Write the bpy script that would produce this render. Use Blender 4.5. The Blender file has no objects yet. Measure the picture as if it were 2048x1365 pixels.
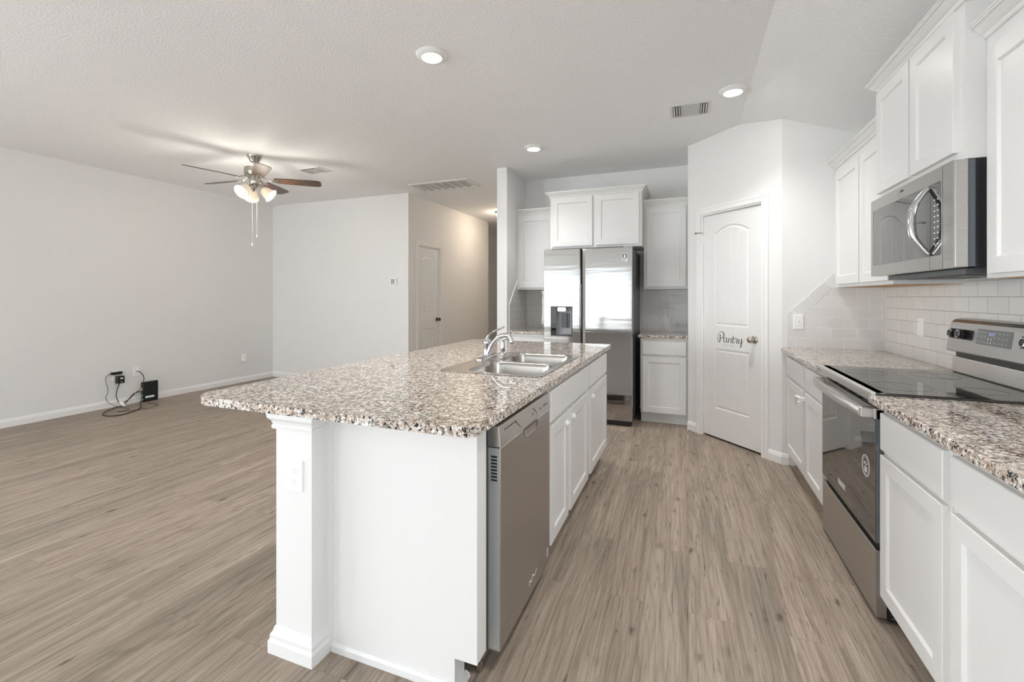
import bpy, bmesh, math, random
from mathutils import Vector
random.seed(7)
SC = bpy.context.scene
COL = SC.collection

# ------------------------------------------------------------------ camera
YAW = 0.3705
CAM_H = 1.29
F_PX, HORIZON = 908.45, 593.6
cam_d = bpy.data.cameras.new('camera')
cam_d.sensor_fit = 'HORIZONTAL'
cam_d.sensor_width = 36.0
cam_d.lens = F_PX / 2048 * 36.0
cam_d.shift_y = -(682.5 - HORIZON) / 2048
cam_d.clip_start = 0.05
cam = bpy.data.objects.new('camera', cam_d)
COL.objects.link(cam)
cam.location = (0, 0, CAM_H)
cam.rotation_euler = (math.pi / 2, 0, YAW)
SC.camera = cam

# ------------------------------------------------------------------ view, sky, daylight
SC.view_settings.view_transform = 'Standard'
SC.view_settings.look = 'None'
SC.view_settings.gamma = 1.0
SC.view_settings.use_curve_mapping = False
SC.view_settings.exposure = 0.16
SC.cycles.use_denoising = True
SC.cycles.max_bounces = 14
SC.cycles.diffuse_bounces = 8
SC.cycles.glossy_bounces = 6
SC.cycles.sample_clamp_indirect = 8.0
world = bpy.data.worlds.new('world')
SC.world = world
world.use_nodes = True
wn = world.node_tree
wn.nodes['Background'].inputs['Color'].default_value = (0.86, 0.93, 1.0, 1)
wn.nodes['Background'].inputs['Strength'].default_value = 2.0

Y_REAR = -3.6
# window openings in the wall behind the camera: (x0, x1, z0, z1, watts)
WINDOWS = [(-5.85, -4.45, 0.36, 2.10, 175), (-4.30, -2.92, 0.36, 2.10, 12), (-2.84, -1.46, 0.36, 2.10, 12),
           (-0.65, 0.95, 0.36, 2.10, 14)]
# unseen side-wall windows, added to fill the room with daylight: (y0, y1, z0, z1, watts)
ADDED_LEFT_WINDOWS = [(-2.75, -1.35, 0.36, 2.10, 190), (-1.25, 0.15, 0.36, 2.10, 190)]
ADDED_RIGHT_WINDOWS = [(-3.1, -1.7, 0.36, 2.10, 75), (-1.5, -0.1, 0.36, 2.10, 30)]


def daylight(c, size, watts, rot):
    ld = bpy.data.lights.new('daylight', 'AREA')
    ld.shape = 'RECTANGLE'
    ld.size, ld.size_y = size
    ld.energy = watts
    ld.color = (0.90, 0.955, 1.0)
    lo = bpy.data.objects.new('daylight', ld)
    COL.objects.link(lo)
    lo.location = c
    lo.rotation_euler = rot


UP = math.radians(28)     # daylight also comes up off the ground outside
for wx0, wx1, wz0, wz1, watts in WINDOWS:
    daylight(((wx0 + wx1) / 2, Y_REAR - 0.5, (wz0 + wz1) / 2 - .1), (wx1 - wx0, wz1 - wz0), watts, (math.pi / 2 + UP, 0, 0))
for x, sgn, wins in ((-6.266, -1, ADDED_LEFT_WINDOWS), (1.319, 1, ADDED_RIGHT_WINDOWS)):
    for wy0, wy1, wz0, wz1, watts in wins:
        daylight((x + sgn * .5, (wy0 + wy1) / 2, (wz0 + wz1) / 2 - .1), (wy1 - wy0, wz1 - wz0), watts, (math.pi / 2 + UP, 0, sgn * math.pi / 2))

# ------------------------------------------------------------------ helpers
WPOS = {}


def prop(o, label=None, cat=None, group=None, kind=None):
    if label: o['label'] = label
    if cat: o['category'] = cat
    if group: o['group'] = group
    if kind: o['kind'] = kind
    return o


def thing(name, label=None, cat=None, at=(0, 0, 0), group=None, kind=None):
    o = bpy.data.objects.new(name, None)
    o.empty_display_size = 0.1
    COL.objects.link(o)
    o.location = at
    WPOS[o.name] = Vector(at)
    return prop(o, label, cat, group, kind)


class MB:
    """collects shapes into one mesh"""
    def __init__(s):
        s.bm = bmesh.new()

    def face(s, pts):
        vs = [s.bm.verts.new(p) for p in pts]
        try:
            return s.bm.faces.new(vs)
        except ValueError:
            return None

    def box(s, x0, y0, z0, x1, y1, z1):
        x0, x1 = min(x0, x1), max(x0, x1)
        y0, y1 = min(y0, y1), max(y0, y1)
        z0, z1 = min(z0, z1), max(z0, z1)
        v = [s.bm.verts.new(p) for p in ((x0, y0, z0), (x1, y0, z0), (x1, y1, z0), (x0, y1, z0),
                                         (x0, y0, z1), (x1, y0, z1), (x1, y1, z1), (x0, y1, z1))]
        for f in ((0, 3, 2, 1), (4, 5, 6, 7), (0, 1, 5, 4), (1, 2, 6, 5), (2, 3, 7, 6), (3, 0, 4, 7)):
            s.bm.faces.new([v[i] for i in f])
        return s

    def loops(s, rings, cap0=True, cap1=True, closed=True):
        """skin a list of equal-length rings"""
        R = [[s.bm.verts.new(p) for p in r] for r in rings]
        n = len(R[0])
        for a, b in zip(R, R[1:]):
            for i in range(n if closed else n - 1):
                j = (i + 1) % n
                try:
                    s.bm.faces.new((a[i], a[j], b[j], b[i]))
                except ValueError:
                    pass
        if closed:
            if cap0: s.bm.faces.new(R[0])
            if cap1: s.bm.faces.new(R[-1])
        return s

    def prism(s, pts, vec):
        v = Vector(vec)
        return s.loops([[Vector(p) for p in pts], [Vector(p) + v for p in pts]])

    def plate(s, outer, holes, vec):
        """flat outline with holes, extruded by vec"""
        v = Vector(vec)
        sides = []
        for off in (Vector((0, 0, 0)), v):
            edges, lps = [], []
            for loop in [outer] + list(holes):
                vs = [s.bm.verts.new(Vector(p) + off) for p in loop]
                lps.append(vs)
                for i in range(len(vs)):
                    edges.append(s.bm.edges.new((vs[i], vs[(i + 1) % len(vs)])))
            bmesh.ops.triangle_fill(s.bm, use_beauty=True, use_dissolve=False, edges=edges)
            sides.append(lps)
        for a, b in zip(*sides):
            for i in range(len(a)):
                j = (i + 1) % len(a)
                s.bm.faces.new((a[i], a[j], b[j], b[i]))
        return s

    def tube(s, path, r, seg=12, cap=True):
        path = [Vector(p) for p in path]
        rs = r if isinstance(r, (list, tuple)) else [r] * len(path)
        t0 = (path[1] - path[0]).normalized()
        up = Vector((0, 0, 1)) if abs(t0.z) < 0.9 else Vector((1, 0, 0))
        a = t0.cross(up).normalized()
        rings = []
        for i, p in enumerate(path):
            t = (path[min(i + 1, len(path) - 1)] - path[max(i - 1, 0)]).normalized()
            a = (a - t * a.dot(t)).normalized()
            b = t.cross(a)
            rings.append([p + (a * math.cos(2 * math.pi * k / seg) + b * math.sin(2 * math.pi * k / seg)) * rs[i]
                          for k in range(seg)])
        s.loops(rings, cap, cap)
        return s

    def lathe(s, prof, c=(0, 0, 0), axis=(0, 0, 1), seg=32, cap=True):
        """prof: (radius, distance along axis)"""
        c, ax = Vector(c), Vector(axis).normalized()
        a = ax.orthogonal().normalized()
        b = ax.cross(a)
        rings = [[c + ax * h + (a * math.cos(2 * math.pi * k / seg) + b * math.sin(2 * math.pi * k / seg)) * max(r, 1e-5)
                  for k in range(seg)] for r, h in prof]
        s.loops(rings, cap, cap)
        return s

    def sweep(s, path, prof, closed=False):
        """profile (outward, z) mitred along a plan path (x, y); outward is to the right of travel"""
        n = len(path)
        P = [Vector(p).to_2d() if len(p) > 2 else Vector(p) for p in path]
        rings = []
        for i in range(n):
            d0 = (P[i] - P[i - 1]).normalized() if (i > 0 or closed) else None
            d1 = (P[(i + 1) % n] - P[i]).normalized() if (i < n - 1 or closed) else None
            d0 = d0 or d1
            d1 = d1 or d0
            n0, n1 = Vector((d0.y, -d0.x)), Vector((d1.y, -d1.x))
            m = (n0 + n1).normalized()
            k = 1.0 / max(0.3, m.dot(n0))
            rings.append([Vector((P[i].x + m.x * o * k, P[i].y + m.y * o * k, z)) for o, z in prof])
        if closed:
            rings.append(rings[0])
            s.loops(rings, False, False)
        else:
            s.loops(rings, True, True)
        return s

    def build(s, name, mat, parent=None, label=None, bevel=0, smooth=False, seg=2, weld=True):
        bm = s.bm
        if weld: bmesh.ops.remove_doubles(bm, verts=bm.verts, dist=1e-5)
        bmesh.ops.recalc_face_normals(bm, faces=bm.faces)
        xs = [v.co for v in bm.verts]
        lo = Vector((min(c.x for c in xs), min(c.y for c in xs), min(c.z for c in xs)))
        hi = Vector((max(c.x for c in xs), max(c.y for c in xs), max(c.z for c in xs)))
        org = Vector(((lo.x + hi.x) / 2, (lo.y + hi.y) / 2, lo.z))
        for v in bm.verts: v.co -= org
        if smooth:
            for f in bm.faces: f.smooth = True
            for e in bm.edges:
                if len(e.link_faces) == 2 and e.calc_face_angle(0) > math.radians(38): e.smooth = False
        me = bpy.data.meshes.new(name)
        bm.to_mesh(me)
        bm.free()
        for m in (mat if isinstance(mat, (list, tuple)) else [mat]): me.materials.append(m)
        o = bpy.data.objects.new(name, me)
        COL.objects.link(o)
        WPOS[o.name] = org
        if parent is not None:
            o.parent = parent
            o.location = org - WPOS[parent.name]
        else:
            o.location = org
        if bevel:
            md = o.modifiers.new('bevel', 'BEVEL')
            md.width = bevel
            md.segments = seg
            md.limit_method = 'ANGLE'
            md.angle_limit = math.radians(40)
            md.harden_normals = False
        if label: o['label'] = label
        return o


def box_obj(name, mat, b, parent=None, label=None, bevel=0):
    return MB().box(*b).build(name, mat, parent, label, bevel)


class Fr:
    """a face in the room: u along it, v up, w out of it"""
    def __init__(s, O, U, N):
        s.O, s.U, s.N = Vector(O), Vector(U).normalized(), Vector(N).normalized()

    def __call__(s, u, v, w=0.0):
        return s.O + s.U * u + Vector((0, 0, v)) + s.N * w

    def rect(s, u0, v0, u1, v1, w=0.0):
        return [s(u0, v0, w), s(u1, v0, w), s(u1, v1, w), s(u0, v1, w)]

    def box(s, mb, u0, v0, w0, u1, v1, w1):
        mb.loops([s.rect(u0, v0, u1, v1, w0), s.rect(u0, v0, u1, v1, w1)])
        return mb


def rrect(x0, y0, x1, y1, r, n=6):
    out = []
    rs = r if isinstance(r, (list, tuple)) else [r] * 4
    for (cx, cy, sx, sy, a0), q in zip(((x0, y0, 1, 1, 180), (x1, y0, -1, 1, 270), (x1, y1, -1, -1, 0), (x0, y1, 1, -1, 90)), rs):
        for k in range(n + 1):
            a = math.radians(a0 + 90 * k / n)
            out.append((cx + sx * q + q * math.cos(a), cy + sy * q + q * math.sin(a)))
    return out


def smooth_path(pts, n=8):
    P = [Vector(p) for p in pts]
    out = []
    for i in range(len(P) - 1):
        p0, p1, p2, p3 = P[max(i - 1, 0)], P[i], P[i + 1], P[min(i + 2, len(P) - 1)]
        for k in range(n):
            t = k / n
            out.append(0.5 * ((2 * p1) + (p2 - p0) * t + (2 * p0 - 5 * p1 + 4 * p2 - p3) * t * t + (3 * p1 - p0 - 3 * p2 + p3) * t ** 3))
    out.append(P[-1])
    return out


def copy_tree(o, delta, parent=None):
    c = o.copy()
    COL.objects.link(c)
    if parent is not None:
        c.parent = parent
    else:
        c.location = o.location + Vector(delta)
    WPOS[c.name] = WPOS[o.name] + Vector(delta)
    for ch in list(o.children):
        copy_tree(ch, delta, c)
    return c


def text_mesh(name, txt, fr, u, v, w, size, mat, parent, align='LEFT', space=1.0, depth=0.0004, squeeze=1.0):
    cu = bpy.data.curves.new(name, 'FONT')
    cu.body = txt
    cu.size = size
    cu.align_x = align
    cu.extrude = depth / 2
    cu.space_character = space
    to = bpy.data.objects.new('tmp', cu)
    COL.objects.link(to)
    dg = bpy.context.evaluated_depsgraph_get()
    me = bpy.data.meshes.new_from_object(to.evaluated_get(dg))
    bm = bmesh.new()
    bm.from_mesh(me)
    for vt in bm.verts:
        q = vt.co.copy()
        vt.co = fr(u + q.x * squeeze, v + q.y, w + q.z)
    bpy.data.objects.remove(to)
    bpy.data.curves.remove(cu)
    bpy.data.meshes.remove(me)
    m = MB()
    m.bm.free()
    m.bm = bm
    return m.build(name, mat, parent)


def ribbon(mb, fr, pts, width, w, depth=0.0005):
    """a flat pen stroke on a face; pts in (u, v), width constant or per point"""
    P = smooth_path([(p[0], p[1], 0) for p in pts], 6)
    n = len(P)
    wd = width if isinstance(width, (list, tuple)) else [width] * len(pts)
    rings = []
    for i, p in enumerate(P):
        t = (P[min(i + 1, n - 1)] - P[max(i - 1, 0)])
        t = t.normalized() if t.length > 1e-9 else Vector((1, 0, 0))
        q = Vector((-t.y, t.x, 0))
        f = i / (n - 1) * (len(wd) - 1)
        a = int(min(f, len(wd) - 2)) if len(wd) > 1 else 0
        h = (wd[a] + (wd[min(a + 1, len(wd) - 1)] - wd[a]) * (f - a)) / 2
        l, r = p + q * h, p - q * h
        rings.append([fr(l.x, l.y, w), fr(r.x, r.y, w), fr(r.x, r.y, w + depth), fr(l.x, l.y, w + depth)])
    mb.loops(rings)
    return mb


# ------------------------------------------------------------------ materials
class NT:
    def __init__(s, name):
        s.m = bpy.data.materials.new(name)
        s.m.use_nodes = True
        s.t = s.m.node_tree
        s.b = s.t.nodes['Principled BSDF']

    def n(s, typ, **kw):
        nd = s.t.nodes.new(typ)
        for k, v in kw.items():
            if k in nd.inputs: nd.inputs[k].default_value = v
            else: setattr(nd, k, v)
        return nd

    def l(s, a, b): s.t.links.new(a, b)

    def set(s, **kw):
        for k, v in kw.items(): s.b.inputs[k.replace('_', ' ')].default_value = v
        return s

    def pos(s): return s.n('ShaderNodeNewGeometry').outputs['Position']

    def ramp(s, fac, stops):
        r = s.n('ShaderNodeValToRGB')
        e = r.color_ramp.elements
        while len(e) < len(stops): e.new(0.5)
        for el, (p, c) in zip(e, stops):
            el.position = p
            el.color = (*c, 1) if len(c) == 3 else c
        s.l(fac, r.inputs['Fac'])
        return r.outputs['Color']

    def scale(s, vec, sc):
        m = s.n('ShaderNodeMapping')
        m.inputs['Scale'].default_value = sc
        s.l(vec, m.inputs['Vector'])
        return m.outputs['Vector']

    def mix(s, fac, a, b, mode='MIX'):
        m = s.n('ShaderNodeMix', data_type='RGBA', blend_type=mode)
        for i, v in ((0, fac), (6, a), (7, b)):
            if hasattr(v, 'is_output'): s.l(v, m.inputs[i])
            else: m.inputs[i].default_value = v if i == 0 else (*v, 1)
        return m.outputs[2]

    def bump(s, h, strength, dist=0.002):
        b = s.n('ShaderNodeBump')
        b.inputs['Strength'].default_value = strength
        b.inputs['Distance'].default_value = dist
        s.l(h, b.inputs['Height'])
        s.l(b.outputs['Normal'], s.b.inputs['Normal'])
        return b


def plain(name, col, rough=0.5, metal=0.0, spec=0.5, emit=0.0, ecol=None, noise=0.0):
    t = NT(name)
    t.set(Base_Color=(*col, 1), Roughness=rough, Metallic=metal)
    t.b.inputs['Specular IOR Level'].default_value = spec
    if emit:
        t.b.inputs['Emission Color'].default_value = (*(ecol or col), 1)
        t.b.inputs['Emission Strength'].default_value = emit
    nz = t.n('ShaderNodeTexNoise', Scale=60.0, Detail=2.0)
    t.l(t.pos(), nz.inputs['Vector'])
    r = t.n('ShaderNodeMapRange')
    r.inputs['To Min'].default_value = max(0, rough - 0.02 - noise)
    r.inputs['To Max'].default_value = min(1, rough + 0.02 + noise)
    t.l(nz.outputs['Fac'], r.inputs['Value'])
    t.l(r.outputs['Result'], t.b.inputs['Roughness'])
    return t.m


def painted(name, col, rough, bump_scale, strength, dist):
    t = NT(name)
    t.set(Base_Color=(*col, 1), Roughness=rough)
    nz = t.n('ShaderNodeTexNoise', Scale=bump_scale, Detail=3.0, Roughness=0.6)
    t.l(t.pos(), nz.inputs['Vector'])
    t.bump(nz.outputs['Fac'], strength, dist)
    return t.m


def wood_floor():
    t = NT('vinyl_plank_floor')
    sp = t.n('ShaderNodeSeparateXYZ')
    t.l(t.pos(), sp.inputs[0])
    cb = t.n('ShaderNodeCombineXYZ')
    t.l(sp.outputs['Y'], cb.inputs['X'])
    t.l(sp.outputs['X'], cb.inputs['Y'])
    v = cb.outputs[0]
    br = t.n('ShaderNodeTexBrick', offset=0.37, offset_frequency=2, squash=1.0)
    br.inputs['Scale'].default_value = 1.0
    br.inputs['Brick Width'].default_value = 1.22
    br.inputs['Row Height'].default_value = 0.178
    br.inputs['Mortar Size'].default_value = 0.0009
    br.inputs['Mortar Smooth'].default_value = 0.6
    br.inputs['Color1'].default_value = (0, 0, 0, 1)
    br.inputs['Color2'].default_value = (1, 1, 1, 1)
    br.inputs['Mortar'].default_value = (0.5, 0.5, 0.5, 1)
    t.l(v, br.inputs['Vector'])
    # shift the grain from plank to plank
    add = t.n('ShaderNodeVectorMath', operation='MULTIPLY_ADD')
    t.l(br.outputs['Color'], add.inputs[0])
    add.inputs[1].default_value = (7.0, 3.0, 5.0)
    t.l(v, add.inputs[2])
    vv = add.outputs[0]
    g1 = t.n('ShaderNodeTexNoise', Scale=1.0, Detail=6.0, Roughness=0.62, Distortion=0.35)
    t.l(t.scale(vv, (1.3, 24, 1)), g1.inputs['Vector'])
    g2 = t.n('ShaderNodeTexNoise', Scale=1.0, Detail=4.0, Roughness=0.6)
    t.l(t.scale(vv, (5, 150, 1)), g2.inputs['Vector'])
    g3 = t.n('ShaderNodeTexNoise', Scale=1.0, Detail=3.0, Roughness=0.5, Distortion=0.6)
    t.l(t.scale(vv, (0.9, 4.0, 1)), g3.inputs['Vector'])
    base = t.ramp(g1.outputs['Fac'], [(0.25, (0.236, 0.191, 0.155)), (0.45, (0.337, 0.275, 0.225)), (0.60, (0.403, 0.333, 0.273)), (0.80, (0.473, 0.399, 0.337))])
    fine = t.ramp(g2.outputs['Fac'], [(0.3, (0.74, 0.73, 0.72)), (0.5, (1, 1, 1)), (0.72, (1.15, 1.15, 1.15))])
    c = t.mix(1.0, base, fine, 'MULTIPLY')
    blot = t.ramp(g3.outputs['Fac'], [(0.3, (0.80, 0.81, 0.82)), (0.55, (1, 1, 1)), (0.8, (1.08, 1.06, 1.05))])
    c = t.mix(0.85, c, blot, 'MULTIPLY')
    plank = t.ramp(br.outputs['Color'], [(0, (0.95, 0.955, 0.96)), (1, (1.04, 1.03, 1.02))])
    c = t.mix(1.0, c, plank, 'MULTIPLY')
    # short dark pores and flecks along the grain
    g4 = t.n('ShaderNodeTexNoise', Scale=1.0, Detail=3.0, Roughness=0.7, Distortion=0.4)
    t.l(t.scale(vv, (6.5, 75, 1)), g4.inputs['Vector'])
    flk = t.ramp(g4.outputs['Fac'], [(0.31, (0.40, 0.38, 0.36)), (0.40, (1, 1, 1))])
    c = t.mix(0.75, c, flk, 'MULTIPLY')
    # cathedral figure
    wv = t.n('ShaderNodeTexWave', wave_type='RINGS', rings_direction='Z', Scale=1.0, Distortion=9.0, Detail=2.0)
    wv.inputs['Detail Scale'].default_value = 0.9
    t.l(t.scale(vv, (1.3, 13, 1)), wv.inputs['Vector'])
    fig = t.ramp(wv.outputs['Fac'], [(0.0, (0.84, 0.83, 0.82)), (0.22, (1, 1, 1)), (1.0, (1.02, 1.02, 1.02))])
    c = t.mix(0.9, c, fig, 'MULTIPLY')
    # knots
    vo = t.n('ShaderNodeTexVoronoi', Scale=1.0)
    vo.inputs['Randomness'].default_value = 1.0
    nd = t.n('ShaderNodeTexNoise', Scale=30.0, Detail=2.0)
    t.l(v, nd.inputs['Vector'])
    wob = t.n('ShaderNodeVectorMath', operation='MULTIPLY_ADD')
    t.l(nd.outputs['Color'], wob.inputs[0])
    wob.inputs[1].default_value = (0.03, 0.03, 0)
    t.l(vv, wob.inputs[2])
    t.l(t.scale(wob.outputs[0], (3.3, 8.2, 1)), vo.inputs['Vector'])
    kn = t.ramp(vo.outputs['Distance'], [(0.0, (0.22, 0.20, 0.19)), (0.05, (0.42, 0.39, 0.37)), (0.09, (0.80, 0.78, 0.76)), (0.16, (1, 1, 1))])
    c = t.mix(0.85, c, kn, 'MULTIPLY')
    seam = t.ramp(br.outputs['Fac'], [(0.0, (1, 1, 1)), (1.0, (0.72, 0.70, 0.68))])
    c = t.mix(1.0, c, seam, 'MULTIPLY')
    t.l(c, t.b.inputs['Base Color'])
    t.set(Roughness=0.5)
    t.b.inputs['Specular IOR Level'].default_value = 0.22
    t.bump(g2.outputs['Fac'], 0.12, 0.001)
    return t.m


def granite():
    t = NT('speckled_granite')
    p = t.pos()
    n1 = t.n('ShaderNodeTexNoise', Scale=75.0, Detail=2.0, Roughness=0.55, Distortion=0.4)
    n2 = t.n('ShaderNodeTexNoise', Scale=92.0, Detail=1.5, Roughness=0.6, Distortion=0.8)
    n3 = t.n('ShaderNodeTexNoise', Scale=26.0, Detail=3.0, Roughness=0.6)
    vo = t.n('ShaderNodeTexVoronoi', Scale=105.0)
    for q in (n1, n3, vo): t.l(p, q.inputs['Vector'])
    off = t.n('ShaderNodeMapping')
    off.inputs['Location'].default_value = (3.1, 1.7, 9.2)
    t.l(p, off.inputs['Vector'])
    t.l(off.outputs['Vector'], n2.inputs['Vector'])
    base = t.ramp(n3.outputs['Fac'], [(0.34, (0.44, 0.34, 0.272)), (0.50, (0.555, 0.468, 0.395)), (0.66, (0.68, 0.63, 0.57))])
    cell = t.ramp(vo.outputs['Color'], [(0.0, (0.82, 0.80, 0.79)), (0.5, (1, 1, 1)), (1.0, (1.12, 1.12, 1.12))])
    c = t.mix(0.8, base, cell, 'MULTIPLY')
    wht = t.ramp(n1.outputs['Fac'], [(0.56, (0, 0, 0)), (0.62, (1, 1, 1))])
    c = t.mix(wht, c, (0.86, 0.85, 0.82))
    grey = t.ramp(n1.outputs['Fac'], [(0.385, (1, 1, 1)), (0.435, (0, 0, 0))])
    c = t.mix(grey, c, (0.22, 0.20, 0.185))
    blk = t.ramp(n2.outputs['Fac'], [(0.40, (1, 1, 1)), (0.435, (0, 0, 0))])
    c = t.mix(blk, c, (0.018, 0.018, 0.022))
    t.l(c, t.b.inputs['Base Color'])
    t.set(Roughness=0.03)
    t.b.inputs['Specular IOR Level'].default_value = 0.6
    return t.m


def steel(name, col, rough, axis, wave=0.0, metal=1.0):
    """brushed sheet; axis: the stretch of the brushing noise in x, y, z; wave: large dents"""
    t = NT(name)
    t.set(Base_Color=(*col, 1), Metallic=metal, Roughness=rough)
    p = t.pos()
    nz = t.n('ShaderNodeTexNoise', Scale=1.0, Detail=3.0, Roughness=0.6)
    t.l(t.scale(p, axis), nz.inputs['Vector'])
    r = t.n('ShaderNodeMapRange')
    r.inputs['To Min'].default_value = rough * 0.75
    r.inputs['To Max'].default_value = rough * 1.3
    t.l(nz.outputs['Fac'], r.inputs['Value'])
    t.l(r.outputs['Result'], t.b.inputs['Roughness'])
    if wave:
        w = t.n('ShaderNodeTexNoise', Scale=1.0, Detail=1.5, Distortion=0.3)
        t.l(t.scale(p, (1.6, 1.6, 24.0)), w.inputs['Vector'])
        t.bump(w.outputs['Fac'], wave, 0.01)
    return t.m


def tile(name, ax, col, mort, off=(0, 0), diag=False, w=0.1540, h=0.0778):
    """glossy subway tile; ax names the world axis that runs along the wall"""
    t = NT(name)
    sp = t.n('ShaderNodeSeparateXYZ')
    t.l(t.pos(), sp.inputs[0])
    cb = t.n('ShaderNodeCombineXYZ')
    t.l(sp.outputs[ax], cb.inputs['X'])
    t.l(sp.outputs['Z'], cb.inputs['Y'])
    mp = t.n('ShaderNodeMapping')
    mp.vector_type = 'POINT'
    mp.inputs['Location'].default_value = (off[0], off[1], 0)
    if diag: mp.inputs['Rotation'].default_value = (0, 0, diag)
    t.l(cb.outputs[0], mp.inputs['Vector'])
    br = t.n('ShaderNodeTexBrick', offset=0.0 if diag else 0.5)
    br.inputs['Scale'].default_value = 1.0
    br.inputs['Brick Width'].default_value = w
    br.inputs['Row Height'].default_value = h
    br.inputs['Mortar Size'].default_value = 0.0016
    br.inputs['Mortar Smooth'].default_value = 0.35
    br.inputs['Color1'].default_value = (*[c * 0.97 for c in col], 1)
    br.inputs['Color2'].default_value = (*[c * 1.03 for c in col], 1)
    br.inputs['Mortar'].default_value = (*mort, 1)
    t.l(mp.outputs[0], br.inputs['Vector'])
    t.l(br.outputs['Color'], t.b.inputs['Base Color'])
    rg = t.n('ShaderNodeMapRange')
    rg.inputs['To Min'].default_value = 0.06
    rg.inputs['To Max'].default_value = 0.7
    t.l(br.outputs['Fac'], rg.inputs['Value'])
    t.l(rg.outputs['Result'], t.b.inputs['Roughness'])
    nz = t.n('ShaderNodeTexNoise', Scale=9.0, Detail=1.0)
    t.l(t.pos(), nz.inputs['Vector'])
    hm = t.n('ShaderNodeMath', operation='MULTIPLY_ADD')
    t.l(br.outputs['Fac'], hm.inputs[0])
    hm.inputs[1].default_value = -0.8
    sc = t.n('ShaderNodeMath', operation='MULTIPLY')
    t.l(nz.outputs['Fac'], sc.inputs[0])
    sc.inputs[1].default_value = 2.2
    t.l(sc.outputs[0], hm.inputs[2])
    t.bump(hm.outputs[0], 0.5, 0.0016)
    return t.m


def dark_wood():
    t = NT('dark_fan_blade_wood')
    nz = t.n('ShaderNodeTexNoise', Scale=1.0, Detail=5.0, Distortion=0.5)
    t.l(t.scale(t.pos(), (30, 30, 120)), nz.inputs['Vector'])
    t.l(t.ramp(nz.outputs['Fac'], [(0.3, (0.030, 0.015, 0.009)), (0.7, (0.095, 0.045, 0.022))]), t.b.inputs['Base Color'])
    t.set(Roughness=0.32)
    return t.m


def glass_shade():
    t = NT('frosted_shade_glass')
    t.set(Base_Color=(0.95, 0.88, 0.78, 1), Roughness=0.35)
    t.b.inputs['Transmission Weight'].default_value = 0.2
    t.b.inputs['Emission Color'].default_value = (1.0, 0.82, 0.62, 1)
    t.b.inputs['Emission Strength'].default_value = 0.30
    nz = t.n('ShaderNodeTexNoise', Scale=40.0, Detail=2.0, Distortion=1.0)
    t.l(t.pos(), nz.inputs['Vector'])
    t.l(t.ramp(nz.outputs['Fac'], [(0.3, (0.40, 0.34, 0.28)), (0.7, (0.52, 0.47, 0.41))]), t.b.inputs['Base Color'])
    return t.m


M = {}
M['wall'] = painted('wall_paint', (0.80, 0.797, 0.786), 0.75, 160, 0.10, 0.002)
M['ceiling'] = painted('ceiling_texture', (0.87, 0.875, 0.875), 0.9, 70, 0.8, 0.006)
M['trim'] = plain('trim_paint', (0.87, 0.868, 0.86), 0.38)
M['cab'] = plain('cabinet_paint', (0.755, 0.752, 0.745), 0.34)
M['door'] = plain('door_paint', (0.81, 0.807, 0.80), 0.40)
M['floor'] = wood_floor()
M['granite'] = granite()
M['steel_fridge'] = steel('fridge_steel', (0.56, 0.555, 0.545), 0.10, (3, 3, 260), 0.07)
M['steel'] = steel('brushed_steel', (0.52, 0.507, 0.49), 0.30, (3, 3, 300))
M['steel_light'] = steel('light_brushed_steel', (0.66, 0.64, 0.61), 0.30, (3, 3, 300))
M['steel_sink'] = steel('sink_steel', (0.50, 0.475, 0.445), 0.22, (60, 60, 60))
M['steel_side'] = plain('galvanised_edge', (0.55, 0.56, 0.56), 0.45, 0.6)
M['control_grey'] = plain('control_strip_grey', (0.42, 0.42, 0.41), 0.35, 0.3)
M['chrome'] = plain('chrome', (0.62, 0.62, 0.635), 0.09, 1.0)
M['nickel'] = plain('brushed_nickel', (0.52, 0.49, 0.44), 0.25, 1.0)
M['bronze'] = plain('dark_knob_metal', (0.10, 0.09, 0.08), 0.25, 0.9)
M['black_glass'] = plain('black_glass', (0.012, 0.012, 0.013), 0.03, 0.0, 0.6)
M['mirror_glass'] = plain('reflective_black_glass', (0.02, 0.02, 0.02), 0.03)
M['mirror_glass'].node_tree.nodes['Principled BSDF'].inputs['IOR'].default_value = 3.3
M['cook_glass'] = plain('ceramic_cooktop_glass', (0.012, 0.012, 0.012), 0.03)
M['cook_glass'].node_tree.nodes['Principled BSDF'].inputs['IOR'].default_value = 1.9
M['black'] = plain('black_plastic', (0.014, 0.014, 0.015), 0.35)
M['black_gap'] = plain('black_matte', (0.006, 0.006, 0.006), 0.7)
M['dark_grey'] = plain('dark_grey_enamel', (0.10, 0.105, 0.11), 0.4)
M['slate'] = plain('slate_grey_enamel', (0.13, 0.15, 0.165), 0.4)
M['grey'] = plain('grey_plastic', (0.40, 0.41, 0.42), 0.4)
M['white_plastic'] = plain('white_plastic', (0.90, 0.90, 0.885), 0.35)
M['mark'] = plain('pale_print', (0.80, 0.80, 0.79), 0.5)
M['ink'] = plain('black_vinyl', (0.03, 0.03, 0.03), 0.5)
M['faint'] = plain('grey_vinyl', (0.45, 0.45, 0.45), 0.5)
M['paper'] = plain('white_paper', (0.85, 0.85, 0.83), 0.7)
M['lamp'] = plain('lamp_lens', (1, 1, 1), 0.4, emit=60.0, ecol=(1.0, 0.97, 0.93))
M['bulb'] = plain('warm_bulb', (1, 1, 1), 0.4, emit=9.0, ecol=(1.0, 0.80, 0.60))
M['hall_lamp'] = plain('warm_hall_glass', (1, 0.95, 0.9), 0.4, emit=52.0, ecol=(1.0, 0.82, 0.63))
M['shade'] = glass_shade()
M['blade'] = dark_wood()
M['blade_pale'] = plain('pale_blade_finish', (0.28, 0.19, 0.12), 0.35)
M['filter'] = plain('pale_grille', (0.62, 0.62, 0.60), 0.6)
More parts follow.
